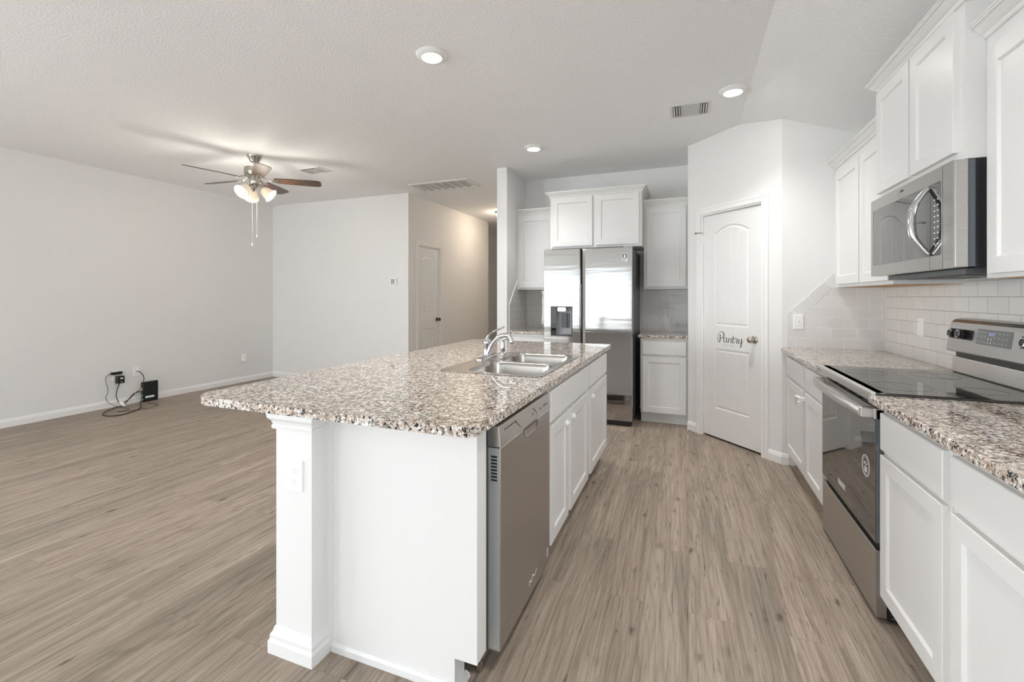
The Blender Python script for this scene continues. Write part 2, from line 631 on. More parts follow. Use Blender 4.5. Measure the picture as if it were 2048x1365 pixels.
M['vent'] = plain('vent_enamel', (0.74, 0.73, 0.71), 0.5)
M['modem'] = plain('glossy_black_shell', (0.012, 0.02, 0.018), 0.12)
M['raw_wood'] = plain('raw_cabinet_underside', (0.55, 0.36, 0.20), 0.6)
M['display'] = plain('smoked_display', (0.16, 0.165, 0.165), 0.15)
M['blue'] = plain('blue_digits', (0.35, 0.45, 0.9), 0.4, emit=0.6, ecol=(0.45, 0.55, 1.0))
M['slat'] = plain('blind_slat', (0.82, 0.82, 0.80), 0.5)
M['orange'] = plain('orange_socket', (0.75, 0.40, 0.12), 0.5)
M['tile_back'] = tile('subway_tile_back', 'X', (0.76, 0.745, 0.72), (0.92, 0.91, 0.89), (0.02, 0.02))
M['tile_right'] = tile('subway_tile_right', 'Y', (0.74, 0.725, 0.69), (0.40, 0.37, 0.33), (0.05, -0.90 + 0.0778 * 12))
M['tile_return'] = tile('subway_tile_return', 'X', (0.72, 0.705, 0.685), (0.90, 0.89, 0.87), (0.085, -0.90 + 0.0778 * 12))
M['tile_stub'] = tile('subway_tile_stub', 'Y', (0.70, 0.68, 0.65), (0.88, 0.86, 0.84), (0.0, 0.02))
M['tile_slant'] = tile('subway_tile_slant', 'X', (0.72, 0.705, 0.685), (0.90, 0.89, 0.87), (0.03, 0.0), diag=-math.pi / 4, h=2.0)
# ------------------------------------------------------------------ room shell
H = 2.757
XL, YL, XH = -6.266, 5.45, -3.687
XS0, XS1, YS, YB = -2.04, -1.918, 4.779, 5.44
XR = 1.319
PA, PD = Vector((-0.004, 4.747)), Vector((0.671, 4.016))
YRET = PD.y
PU = (PD - PA).normalized()
PN = Vector((PU.y, -PU.x))
XCR, SLOPE = 0.40, 0.36


def ceil_z(x):
    return H - max(0, x - XCR) * SLOPE


def structure(mb, name, mat, **k):
    return prop(mb.build(name, mat, **k), kind='structure')


structure(MB().box(-8, -3.8, -0.06, 1.6, 11.4, 0), 'floor', M['floor'])
c = MB()
ys0, ys1, T = -3.8, 11.4, 0.12
c.prism([(-8, ys0, H), (XCR, ys0, H), (1.6, ys0, ceil_z(1.6)), (1.6, ys0, ceil_z(1.6) + T), (XCR, ys0, H + T), (-8, ys0, H + T)], (0, ys1 - ys0, 0))
structure(c, 'ceiling', M['ceiling'])

w = MB()
w.plate([(XL, Y_REAR, 0), (XL, YL + .12, 0), (XL, YL + .12, H), (XL, Y_REAR, H)],
        [[(XL, a, z0), (XL, b, z0), (XL, b, z1), (XL, a, z1)] for a, b, z0, z1, _ in ADDED_LEFT_WINDOWS], (-.12, 0, 0))
structure(w, 'wall_left', M['wall'])
structure(MB().box(XL, YL, 0, XH, YL + .12, H), 'wall_living', M['wall'])
DH0, DH1, DHZ = 5.70, 6.31, 2.045
w = MB()
w.box(XH - .12, YL + .12, 0, XH, DH0, H)
w.box(XH - .12, DH1, 0, XH, 8.2, H)
w.box(XH - .12, DH0, DHZ, XH, DH1, H)
structure(w, 'wall_hall', M['wall'])
structure(MB().box(-4.47, 8.08, 0, XH - .12, 8.2, H), 'wall_recess', M['wall'])
structure(MB().box(-4.47, 8.2, 0, -4.35, 11.2, H), 'wall_passage', M['wall'])
structure(MB().box(-4.47, 11.2, 0, XS1, 11.32, H), 'wall_end', M['wall'])
structure(MB().box(XS0, YS, 0, XS1, 11.2, H), 'wall_stub', M['wall'])
structure(MB().box(XS1, YB, 0, 1.44, YB + .12, H), 'wall_kitchen', M['wall'])
structure(MB().box(PA.x, PA.y + .002, 0, PA.x + .1, YB, H), 'wall_alcove', M['wall'])

# slanted pantry wall with its doorway
LP = (PD - PA).length
fp = Fr((PA.x, PA.y, 0), (PU.x, PU.y, 0), (PN.x, PN.y, 0))
PO0, PO1, POZ = 0.178, 0.824, 2.052
sc_ = (XCR - PA.x) / PU.x


def pz(s):
    return ceil_z(PA.x + PU.x * s)


w = MB()
back = fp.N * -0.11
w.prism([fp(0, 0), fp(PO0, 0), fp(PO0, POZ), fp(PO1, POZ), fp(PO1, 0), fp(LP, 0), fp(LP, pz(LP)), fp(sc_, H), fp(0, H)], back)
structure(w, 'wall_pantry', M['wall'])
w = MB()
w.prism([(PD.x, YRET, 0), (XR, YRET, 0), (XR, YRET, ceil_z(XR)), (PD.x, YRET, ceil_z(PD.x))], (0, .1, 0))
structure(w, 'wall_return', M['wall'])
w = MB()
w.plate([(XR, Y_REAR, 0), (XR, YB, 0), (XR, YB, ceil_z(XR)), (XR, Y_REAR, ceil_z(XR))],
        [[(XR, a, z0), (XR, b, z0), (XR, b, z1), (XR, a, z1)] for a, b, z0, z1, _ in ADDED_RIGHT_WINDOWS], (.12, 0, 0))
structure(w, 'wall_right', M['wall'])

# rear wall with the windows that light the room
w = MB()
outer = [(XL - .12, Y_REAR, 0), (XR + .12, Y_REAR, 0), (XR + .12, Y_REAR, ceil_z(XR + .12)), (XCR, Y_REAR, H), (XL - .12, Y_REAR, H)]
w.plate(outer, [[(a, Y_REAR, z0), (b, Y_REAR, z0), (b, Y_REAR, z1), (a, Y_REAR, z1)] for a, b, z0, z1, _ in WINDOWS], (0, -.14, 0))
structure(w, 'wall_rear', M['wall'])


def window(n, fr, a, b, z0, z1):
    """frame, blind and sill in an opening; fr: the wall's face, w into the room"""
    win = thing('window_%d' % n, at=fr((a + b) / 2, z0, -.07), kind='structure')
    f = MB()
    f.plate(fr.rect(a, z0, b, z1, -.05), [fr.rect(a + .05, z0 + .05, b - .05, z1 - .05, -.05)], fr.N * -.06)
    fr.box(f, a + .05, (z0 + z1) / 2 - .02, -.10, b - .05, (z0 + z1) / 2 + .02, -.06)
    f.build('frame', M['white_plastic'], win)
    bl = MB()
    z = z0 + .05
    while z < z1 - .06:
        bl.prism([fr(a + .02, z, -.003), fr(a + .02, z + .012, -.045), fr(a + .02, z + .015, -.045), fr(a + .02, z + .003, -.003)], fr.U * (b - a - .04))
        z += .044
    fr.box(bl, a + .01, z1 - .05, -.05, b - .01, z1 - .005, 0)
    bl.build('blind', M['slat'], win)
    m = MB()
    fr.box(m, a - .03, z0 - .03, 0, b + .03, z0, .05)
    m.build('sill', M['trim'], win)


frear = Fr((0, Y_REAR, 0), (1, 0, 0), (0, 1, 0))
fleft = Fr((XL, 0, 0), (0, 1, 0), (1, 0, 0))
for i, q in enumerate(WINDOWS): window(i + 1, frear, *q[:4])
fright = Fr((XR, 0, 0), (0, 1, 0), (-1, 0, 0))
for i, q in enumerate(ADDED_LEFT_WINDOWS): window(5 + i, fleft, *q[:4])  # these and the right-hand ones are added out of view for fill
for i, q in enumerate(ADDED_RIGHT_WINDOWS): window(7 + i, fright, *q[:4])

# ------------------------------------------------------------------ skirting and casings
BASE = [(0, 0), (.014, 0), (.014, .055), (.010, .068), (.006, .080), (0, .083)]


def skirting(name, path):
    m = MB().sweep(path, BASE)
    return structure(m, name, M['trim'], smooth=False)


skirting('baseboard_left', [(XL, Y_REAR), (XL, YL)])
skirting('baseboard_living', [(XL + .014, YL), (XH, YL), (XH, DH0 - .06)])
skirting('baseboard_hall', [(XH, DH1 + .06), (XH, 8.2)])
q0, q1 = PA + PU * .004, PA + PU * (PO0 - .066)
skirting('baseboard_pantry', [q0, q1])
q0 = PA + PU * (PO1 + .046)
skirting('baseboard_return', [q0, PD, (.76, YRET)])
skirting('baseboard_stub', [(XS0, 11.2), (XS0, YS), (XS1, YS)])


def casing(name, fr, u0, u1, zt, wd=.06):
    """door trim: two legs and a head, stepped profile"""
    m = MB()
    for a, b, t in ((0, wd, .012), (.006, wd * .45, .019), (wd * .72, wd - .002, .016)):
        o = [(u0 - b, 0), (u0 - b, zt + b), (u1 + b, zt + b), (u1 + b, 0), (u1 + a, 0), (u1 + a, zt + a), (u0 - a, zt + a), (u0 - a, 0)]
        m.prism([fr(u, v, 0) for u, v in o], fr.N * t)
    o = [(u0, 0), (u0, zt), (u1, zt), (u1, 0), (u1 - .012, 0), (u1 - .012, zt - .012), (u0 + .012, zt - .012), (u0 + .012, 0)]
    m.prism([fr(u, v, 0.0) for u, v in o], fr.N * -.11)
    return structure(m, name, M['trim'], weld=False)


casing('trim_1', fp, PO0, PO1, POZ)
fh = Fr((XH, 0, 0), (0, 1, 0), (1, 0, 0))
casing('trim_2', fh, DH0, DH1, DHZ)


def panel_door(name, fr, u0, u1, z0, z1, w0, hinge_u, knob_u, knob_z, knob_mat, pan, planks=4):
    """two-panel arched plank door; pan: (u0, u1, low z0, low z1, up z0, up z1, arch)"""
    d = thing(name, at=fr((u0 + u1) / 2, 0, w0), kind='structure')
    a, b, l0, l1, p0, p1, arch = pan

    def loop(zb, zt, ar, ins, w):
        x0, x1 = a + ins, b - ins
        pts = [fr(x0, zb + ins, w), fr(x1, zb + ins, w)]
        if ar:
            for k in range(13):
                t = k / 12
                pts.append(fr(x1 + (x0 - x1) * t, zt - ins + ar * (4 * t * (1 - t)), w))
        else:
            pts += [fr(x1, zt - ins, w), fr(x0, zt - ins, w)]
        return pts
    m = MB()
    L = [loop(l0, l1, 0, 0, w0), loop(p0, p1, arch, 0, w0)]
    m.plate(fr.rect(u0, z0, u1, z1, w0), L, fr.N * -.008)
    Fr.box(fr, m, u0, z0, w0 - .035, u1, z1, w0 - .0125)
    for zb, zt, ar in ((l0, l1, 0), (p0, p1, arch)):
        m.loops([loop(zb, zt, ar, i, w0 + dw) for i, dw in ((0, 0), (.006, -.0075), (.016, -.008), (.030, -.002), (.036, -.0025))], False, False)
        x0, x1 = a + .036, b - .036
        xs = [(x0, 0)]
        for k in range(1, planks):
            g = x0 + (x1 - x0) * k / planks
            xs += [(g - .005, 0), (g, -.006), (g + .005, 0)]
        xs.append((x1, 0))
        lo, hi = [], []
        for x, dep in xs:
            t = (b - .0 - x) / (b - a)
            hi.append(fr(x, zt - .036 + ar * 4 * t * (1 - t) * .98, w0 - .0025 + dep))
            lo.append(fr(x, zb + .036, w0 - .0025 + dep))
        m.loops([lo, hi], closed=False)
    m.build('door_slab', M['door'], d)
    for hz in (z0 + .20, (z0 + z1) / 2 + .02, z1 - .22):
        h = MB()
        h.tube([fr(hinge_u, hz - .045, w0 + .004), fr(hinge_u, hz + .045, w0 + .004)], .0065, 8)
        Fr.box(fr, h, hinge_u - .012, hz - .042, w0 - .004, hinge_u + .016, hz + .042, w0 + .001)
        h.build('hinge', M['trim'], d)
    kb = MB()
    kb.lathe([(.0, 0), (.031, 0), (.032, .004), (.026, .010), (.013, .014), (.011, .030), (.020, .036), (.027, .046), (.027, .056), (.021, .064), (.008, .067), (0, .0675)],
             fr(knob_u, knob_z, w0), fr.N, 24)
    kb.build('door_knob', knob_mat, d, smooth=True)
    return d


d1 = panel_door('door_1', fp, PO0 + .014, PO1 - .014, .018, POZ - .016, -.012, PO0 + .010, .742, .934, M['nickel'],
                (.322, .690, .278, .822, 1.028, 1.862, .062))
d2 = panel_door('door_2', fh, DH0 + .014, DH1 - .014, .012, DHZ - .016, -.012, DH0 + .010, 6.245, .932, M['bronze'],
                (5.815, 6.185, .27, .80, 1.03, 1.86, .05))
# door stop on the top hinge of the pantry door
m = MB()
m.tube([fp(PO0 + .010, 1.885, -.004), fp(PO0 + .006, 1.885, .03), fp(PO0 - .025, 1.885, .040)], .004, 8)
m.lathe([(0, 0), (.009, 0), (.009, .014), (0, .015)], fp(PO0 - .025, 1.885, .040), (fp.N * .5 - fp.U).normalized(), 10)
m.build('door_stop', M['nickel'], d1)
mk = MB()
for pts, wd in (
    ([(0.3828, 0.9516), (0.3844, 0.932), (0.3837, 0.9057), (0.3794, 0.8869), (0.3695, 0.8807), (0.3611, 0.8879), (0.3551, 0.9085), (0.3561, 0.9297), (0.3628, 0.9488), (0.3744, 0.9649), (0.391, 0.974), (0.4075, 0.9744), (0.4222, 0.9651), (0.4271, 0.9511), (0.4222, 0.9351), (0.4108, 0.9225), (0.3943, 0.9171), (0.3861, 0.9196)], [0.009, 0.0097, 0.0097, 0.0084, 0.0045, 0.0039, 0.0045, 0.0039, 0.0032, 0.0032, 0.0039, 0.0058, 0.0084, 0.0097, 0.0084, 0.0058, 0.0032, 0.0019]),
    ([(0.4545, 0.9236), (0.44, 0.9288), (0.4271, 0.9199), (0.4222, 0.9039), (0.4254, 0.8899), (0.4368, 0.8844), (0.4481, 0.8932), (0.4545, 0.9119), (0.4577, 0.9251), (0.4545, 0.9068), (0.4545, 0.8913), (0.4625, 0.8855), (0.4721, 0.8929)], [0.0026, 0.0039, 0.0071, 0.0084, 0.0077, 0.0039, 0.0026, 0.0032, 0.0071, 0.0084, 0.0077, 0.0039, 0.0019]),
    ([(0.4721, 0.8929), (0.4768, 0.9087), (0.48, 0.9232), (0.4768, 0.9036), (0.4737, 0.8848), (0.4768, 0.901), (0.4879, 0.92), (0.499, 0.9248), (0.5055, 0.9164), (0.5012, 0.8956), (0.5037, 0.8843), (0.5115, 0.8876)], [0.0019, 0.0032, 0.0071, 0.0084, 0.0084, 0.0019, 0.0026, 0.0039, 0.0077, 0.0084, 0.0045, 0.0019]),
    ([(0.5286, 0.9502), (0.5261, 0.9284), (0.5218, 0.9026), (0.5224, 0.8886), (0.5317, 0.8852), (0.5403, 0.8941)], [0.0058, 0.0084, 0.0084, 0.0077, 0.0039, 0.0019]),
    ([(0.5115, 0.9241), (0.5255, 0.9258), (0.544, 0.9254)], [0.0039, 0.0039, 0.0032]),
    ([(0.5403, 0.8941), (0.5486, 0.9202), (0.5508, 0.9285), (0.5594, 0.9232), (0.5709, 0.9247), (0.5661, 0.9079), (0.5594, 0.8934), (0.5661, 0.8852), (0.5761, 0.8912)], [0.0019, 0.0026, 0.0058, 0.0045, 0.0065, 0.0084, 0.0077, 0.0039, 0.0019]),
    ([(0.5761, 0.8912), (0.5882, 0.9262), (0.5836, 0.9032), (0.5882, 0.8866), (0.5987, 0.8871), (0.6077, 0.9029), (0.6142, 0.9297), (0.6121, 0.9009), (0.61, 0.8758), (0.6077, 0.8606), (0.6002, 0.8543), (0.5969, 0.8607), (0.6077, 0.878), (0.6225, 0.8994), (0.627, 0.9097)], [0.0019, 0.0065, 0.0084, 0.0052, 0.0026, 0.0032, 0.0077, 0.0084, 0.0084, 0.0058, 0.0045, 0.0032, 0.0019, 0.0026, 0.0016]),
):
    ribbon(mk, fp, pts, wd, -.0119)
mk.build('lettering', M['ink'], d1, 'black script lettering reading Pantry', weld=False)
text_mesh('small_lettering', "LET'S  EAT", fp, 0.4157, 0.8532, -.0119, .024, M['faint'], d1, space=1.35, squeeze=.8)

# ------------------------------------------------------------------ cabinets
def shaker(fr, u0, v0, u1, v1, w=.0, t=.02, fw=.056):
    R = lambda i, ww: fr.rect(u0 + i, v0 + i, u1 - i, v1 - i, ww)
    return MB().loops([R(0, w), R(0, w + t - .0015), R(.0015, w + t), R(fw, w + t), R(fw + .004, w + t - .003),
                       R(fw + .008, w + t - .0085)])


def slab_front(fr, u0, v0, u1, v1, w=.0, t=.02):
    R = lambda i, ww: fr.rect(u0 + i, v0 + i, u1 - i, v1 - i, ww)
    return MB().loops([R(0, w), R(0, w + t - .003), R(.003, w + t)])


def cabinet(name, label, fr, u0, u1, z0, z1, depth, doors=(), drawers=(), toe=0.0, group=None, under=None, shoe=False, cat='cabinet'):
    """carcass behind the face plane w = 0 of fr, doors and drawer fronts in front of it"""
    r = thing(name, label, cat, fr((u0 + u1) / 2, z0, 0), group)
    m = MB()
    zb = z0 + toe
    for b in ((u0, zb, -.019, u1, z1, 0), (u0, zb, -depth, u0 + .016, z1, -.019), (u1 - .016, zb, -depth, u1, z1, -.019),
              (u0 + .016, zb, -depth, u1 - .016, zb + .016, -.019), (u0 + .016, zb + .016, -depth, u1 - .016, z1, -depth + .01)):
        fr.box(m, *b)
    if not toe: fr.box(m, u0 + .016, z1 - .016, -depth, u1 - .016, z1, -.019)
    m.build('carcass', M['cab'], r, weld=False)
    if toe:
        m = MB()
        fr.box(m, u0, z0, -.085, u1, zb, -.07)
        if shoe: fr.box(m, u0, z0, -.07, u1, z0 + .018, -.056)
        m.build('toe_kick', M['cab'], r, weld=False)
    if under:
        m = MB()
        fr.box(m, u0 + .02, z0 - .002, -depth + .004, u1 - .02, z0 + .0, -.022)
        m.build('underside', under, r, 'bare wood underside')
    for d in doors:
        shaker(fr, *d).build('door', M['cab'], r)
    for d in drawers:
        slab_front(fr, *d).build('drawer_front', M['cab'], r)
    return r


CROWN = [(0, 0), (.006, 0), (.010, .006), (.012, .014), (.022, .022), (.034, .036), (.038, .042), (.046, .044), (.046, .052), (.050, .053), (.050, .060), (0, .060)]


def crown(parent, path, z, s=1.0):
    m = MB().sweep(path, [(o * s, z + h) for o, h in CROWN])
    return m.build('crown_moulding', M['cab'], parent)


def child_lock(door, fr, u, v, w, style=0):
    m = MB()
    if style == 0:
        m.lathe([(0, 0), (.017, 0), (.018, .004), (.015, .009), (.006, .011), (0, .011)], fr(u, v, w), fr.N, 20)
        m.lathe([(.009, .009), (.0095, .016), (.006, .018), (0, .018)], fr(u, v, w), fr.N, 16)
    m.build('child_lock', M['white_plastic'], door, smooth=True)


CT, CB = 0.901, 0.870     # stone top and underside
# ---- island
FX = -.617
fi = Fr((FX, 0, 0), (0, 1, 0), (1, 0, 0))
IY0, IY1 = 1.309, 3.62
r = cabinet('sink_base_cabinet', 'white island cabinet under the sink with two shaker doors and one wide false front', fi, 2.035, 2.945, 0, CB, .58,
            doors=[(2.043, .125, 2.372, .680), (2.425, .125, 2.885, .680)], drawers=[(2.043, .700, 2.918, .846)], toe=.105)
ds = [o for o in r.children if o.name.startswith('door')]
child_lock(ds[0], fi, 2.330, .625, .02)
child_lock(ds[1], fi, 2.475, .625, .02)
r = cabinet('base_cabinet', 'white island cabinet nearest the refrigerator with one door under one drawer', fi, 2.947, IY1, 0, CB, .58,
            doors=[(2.968, .125, 3.585, .680)], drawers=[(2.955, .700, 3.585, .846)], toe=.105)
child_lock([o for o in r.children if o.name.startswith('door')][0], fi, 3.02, .625, .02)

# knee wall with its post and the end panel
structure(MB().box(-1.400, 1.232, 0, -1.233, IY1, CB - .001), 'wall_island', M['cab'])
POST = [(-1.400, IY1), (-1.400, 1.232), (-1.233, 1.232), (-1.233, 1.309)]
bp_ = [(0, 0), (.020, 0), (.020, .042), (.015, .052), (.015, .066), (.008, .076), (.004, .092), (0, .095)]
structure(MB().sweep(POST, bp_), 'baseboard_island', M['cab'])
cp_ = [(0, .812), (.010, .812), (.012, .822), (.008, .828), (.012, .840), (.022, .852), (.024, .869), (0, .869)]
structure(MB().sweep(POST, cp_), 'trim_3', M['cab'])
r = thing('island_end_panel', 'plain white panel closing the near end of the island beside its post', 'panel', (-.93, 1.309, 0))
m = MB()
m.prism([(-1.233, IY0, 0), (-.7085, IY0, 0), (-.7085, IY0, .112), (-.628, IY0, .112), (-.628, IY0, CB), (-1.233, IY0, CB)], (0, .016, 0))
m.build('panel', M['cab'], r)
box_obj('filler_strip', M['cab'], (-.660, IY0 + .016, .112, -.628, 1.378, CB), r)
box_obj('corner_strip', M['cab'], (-1.233, IY0 - .006, 0, -1.208, IY0, CB), r)
MB().prism([(-1.208, IY0, 0), (-1.208, IY0 - .010, 0), (-1.208, IY0 - .010, .022), (-1.208, IY0 - .004, .032), (-1.208, IY0, .034)], (.4995, 0, 0)).build('shoe_moulding', M['cab'], r)
box_obj('toe_board', M['cab'], (-.715, IY0 + .016, 0, -.7085, 1.378, .112), r)
MB().prism([(-.7085, IY0 + .016, 0), (-.690, IY0 + .016, 0), (-.694, IY0 + .016, .012), (-.7085, IY0 + .016, .018)], (0, .062, 0)).build('toe_moulding', M['cab'], r)

# countertop with the sink cutout
SX0, SX1, SY0, SY1 = -1.222, -.656, 2.066, 2.925
m = MB()
out = rrect(-1.830, 1.203, -.588, 3.74, [.10, .045, .02, .02], 8)
m.plate([(x, y, CB) for x, y in out], [[(x, y, CB) for x, y in rrect(SX0 + .015, SY0 + .015, SX1 - .015, SY1 - .015, .04)]], (0, 0, CT - CB))
prop(m.build('island_countertop', M['granite'], None, bevel=.007, seg=3), 'long speckled granite countertop on the island with the sink set into it', 'countertop')

# sink
r = thing('kitchen_sink', 'double bowl stainless steel sink dropped into the island countertop', 'sink', ((SX0 + SX1) / 2, (SY0 + SY1) / 2, CT))
B1 = (-1.085, 2.105, -.690, 2.470)
B2 = (-1.085, 2.520, -.690, 2.888)
m = MB()
o1 = rrect(SX0, SY0, SX1, SY1, .05)
holes = [rrect(*b, .075, 8) for b in (B1, B2)]
m.plate([(x, y, CT + .0005) for x, y in o1], [[(x, y, CT + .0005) for x, y in h] for h in holes], (0, 0, .004))
m.build('rim', M['steel_sink'], r, bevel=.002)
for b in (B1, B2):
    m = MB()
    ring = lambda i, z, rr: [(x, y, z) for x, y in rrect(b[0] + i, b[1] + i, b[2] - i, b[3] - i, rr, 8)]
    z = CT + .004
    m.loops([ring(0, z, .075), ring(.004, z - .004, .074), ring(.007, z - .02, .072), ring(.015, z - .155, .066), ring(.024, z - .172, .06), ring(.045, z - .178, .05), ring(.12, z - .181, .03)], False, True)
    bo = m.build('basin', M['steel_sink'], r, smooth=True)
    cx, cy = (b[0] + b[2]) / 2, (b[1] + b[3]) / 2
    MB().lathe([(.0, .002), (.020, .002), (.030, .004), (.043, .004), (.046, 0)], (cx, cy, z - .181), seg=24, cap=False).build('drain', M['chrome'], bo, smooth=True)

# tap
fx, fy, fz = -1.172, 2.585, CT + .0045
r = thing('kitchen_faucet', 'chrome single lever faucet arching over the middle of the island sink', 'faucet', (fx, fy, fz))
m = MB()
m.loops([[(x, y, z) for x, y in rrect(fx - .026 + i, fy - .125 + i, fx + .026 - i, fy + .125 - i, .025 - i * .5, 8)] for i, z in ((0, fz), (.001, fz + .009), (.006, fz + .013))])
m.build('base_plate', M['chrome'], r, smooth=True)
MB().lathe([(.027, .012), (.025, .018), (.0225, .03), (.0225, .085), (.024, .09), (.024, .100), (.021, .116), (.012, .127), (0, .130)], (fx, fy, fz), seg=28, cap=False).build('body', M['chrome'], r, smooth=True)
sp = smooth_path([(fx + .012, fy - .004, fz + .035), (fx + .045, fy - .016, fz + .090), (fx + .095, fy - .032, fz + .138), (fx + .150, fy - .050, fz + .152), (fx + .178, fy - .058, fz + .147), (fx + .189, fy - .062, fz + .125)])
sr = [.0155 - .003 * k / (len(sp) - 1) for k in range(len(sp))]
so = MB().tube(sp, sr, 16).build('spout', M['chrome'], r, smooth=True)
MB().lathe([(0, 0), (.0125, 0), (.014, .004), (.014, .022), (.012, .026), (0, .027)], (fx + .189, fy - .062, fz + .104), seg=20).build('aerator', M['chrome'], so, smooth=True)
lv = smooth_path([(fx, fy, fz + .120), (fx + .006, fy + .012, fz + .140), (fx + .030, fy + .035, fz + .165), (fx + .070, fy + .045, fz + .183), (fx + .095, fy + .048, fz + .194)])
MB().tube(lv, [.013, .0125, .0115, .0105, .0095, .0085, .0075] + [.0062] * (len(lv) - 9) + [.0085, .0075], 14).build('lever_handle', M['chrome'], r, smooth=True)
px_, py_ = -1.150, 2.790
r = thing('sink_sprayer', 'chrome side sprayer standing on the sink deck beyond the faucet', 'sprayer', (px_, py_, fz))
MB().lathe([(.0, 0), (.028, 0), (.028, .004), (.020, .012), (.016, .018), (0, .018)], (px_, py_, fz), seg=24).build('collar', M['chrome'], r, smooth=True)
MB().lathe([(.014, .016), (.0175, .03), (.017, .055), (.0135, .075), (.0145, .095), (.015, .102), (.010, .110), (0, .111)], (px_, py_, fz), seg=24, cap=False).build('handle_grip', M['chrome'], r, smooth=True)
MB().tube(smooth_path([(px_, py_, fz + .098), (px_ + .02, py_ - .004, fz + .108), (px_ + .045, py_ - .008, fz + .113)]), [.011] * 9 + [.012] * 8, 14).build('spray_head', M['chrome'], r, smooth=True)

# ---- dishwasher
DX = -.600
fd = Fr((DX, 0, 0), (0, 1, 0), (1, 0, 0))
r = thing('dishwasher', 'stainless steel dishwasher in the near end of the island', 'dishwasher', (DX, 1.72, 0))
m = MB()
m.box(-1.19, 1.40, .06, -.648, 2.028, .835)
m.build('tub', M['dark_grey'], r)
m = MB()
m.loops([fd.rect(1.435, .070, 2.026, .770, -.046), fd.rect(1.435, .070, 2.026, .770, -.003), fd.rect(1.438, .073, 2.023, .767, 0)])
dd = m.build('door_panel', M['steel'], r)
MB().loops([fd.rect(1.4345, .075, 1.4348, .768, -.0455), fd.rect(1.4345, .075, 1.4348, .768, -.003)]).build('side_edge', M['steel_side'], r)
m = MB()
for k in range(8):
    z = .655 + k * .0115
    m.loops([fd.rect(1.433, z, 1.4346, z + .006, -.034), fd.rect(1.433, z, 1.4346, z + .006, -.012)])
m.build('side_vent', M['black'], r, weld=False)
m = MB()
m.prism([fd(1.430, .773, -.046), fd(1.430, .773, .002), fd(1.430, .842, -.004), fd(1.430, .846, -.010), fd(1.430, .846, -.046)], (0, .598, 0))
cs = m.build('console', M['steel_light'], r, bevel=.002)
fcs = Fr((DX + .0025, 0, 0), (0, 1, 0), (1, 0, -.09))
m = MB()
m.loops([[fcs(u, v, -.0025 - (v - .773) * .087 + .0006 + e) for u, v in rrect(1.462, .777, 2.008, .828, .008)] for e in (0, .001)])
cp = m.build('control_strip', M['control_grey'], cs)
m = MB()
for k in range(6):
    u = 1.480 + k * .020
    m.loops([[fcs(a, b, -.0025 - (b - .773) * .087 + .002 + e) for a, b in ((u, .8195), (u + .010, .8195), (u + .010, .8255), (u, .8255))] for e in (0, .0006)])
m.build('vent_slot', M['black'], cs, weld=False)
fdm = Fr((DX - .0003, 0, 0), (0, 1, 0), (1, 0, 0))
for sm in ([(1.585, .826), (1.62, .800), (1.655, .780)], [(1.79, .826), (1.825, .805), (1.845, .778)]):
    ribbon(MB(), fdm, sm, .003, .0004).build('panel_seam', M['dark_grey'], cp)
for us in ((1.77, 1.785), (1.87, 1.885), (1.93, 1.945, 1.96, 1.975)):
    m = MB()
    for u in us: ribbon(m, fdm, [(u, .805), (u + .006, .807), (u + .008, .797)], .002, .0004)
    m.build('button_print', M['dark_grey'], cp, weld=False)
# scooped hand grip under the console
m = MB()
P1 = [(1.676, .771), (1.676, .752), (1.688, .738), (1.71, .732), (1.80, .732), (1.826, .738), (1.838, .752), (1.838, .771)]
sc1 = lambda k, w: [fd(1.757 + (u - 1.757) * k, .771 + (v - .771) * k, w) for u, v in P1]
m.loops([sc1(1.0, .0012), sc1(.96, .0012), sc1(.9, -.0), sc1(.86, .0008)], False, True)
m.build('hand_grip', M['steel_light'], dd, smooth=True)
m = MB()
ribbon(m, fd, [(1.676, .769), (1.70, .766), (1.76, .767), (1.83, .766), (1.837, .752), (1.826, .742)], [.002, .008, .010, .008, .006, .002], .0022)
m.build('grip_recess', M['dark_grey'], dd, weld=False)
m = MB()
ribbon(m, fd, [(1.735, .118), (1.745, .135), (1.765, .120), (1.780, .140), (1.805, .124), (1.830, .142)], [.004, .007, .003, .007, .003, .006], .0006)
m.build('script_badge', M['mark'], dd, weld=False)
m = MB()
for s_ in (0, 1):
    ribbon(m, fd, [(1.985 + s_ * .012, .105), (1.978 + s_ * .012, .118), (1.988 + s_ * .010, .128), (1.980 + s_ * .012, .142)], .005, .0006)
m.build('sticker_mark', M['mark'], dd, weld=False)
box_obj('toe_panel', M['black'], (-.70, 1.435, .005, -.69, 2.026, .07), r)
for y in (1.42, 2.0):
    m = MB()
    m.lathe([(.012, 0), (.014, .004), (.014, .03), (.008, .034), (.008, .07), (0, .07)], (-.672, y, 0), seg=14, cap=True)
    m.build('levelling_foot', M['nickel'], r, smooth=True)

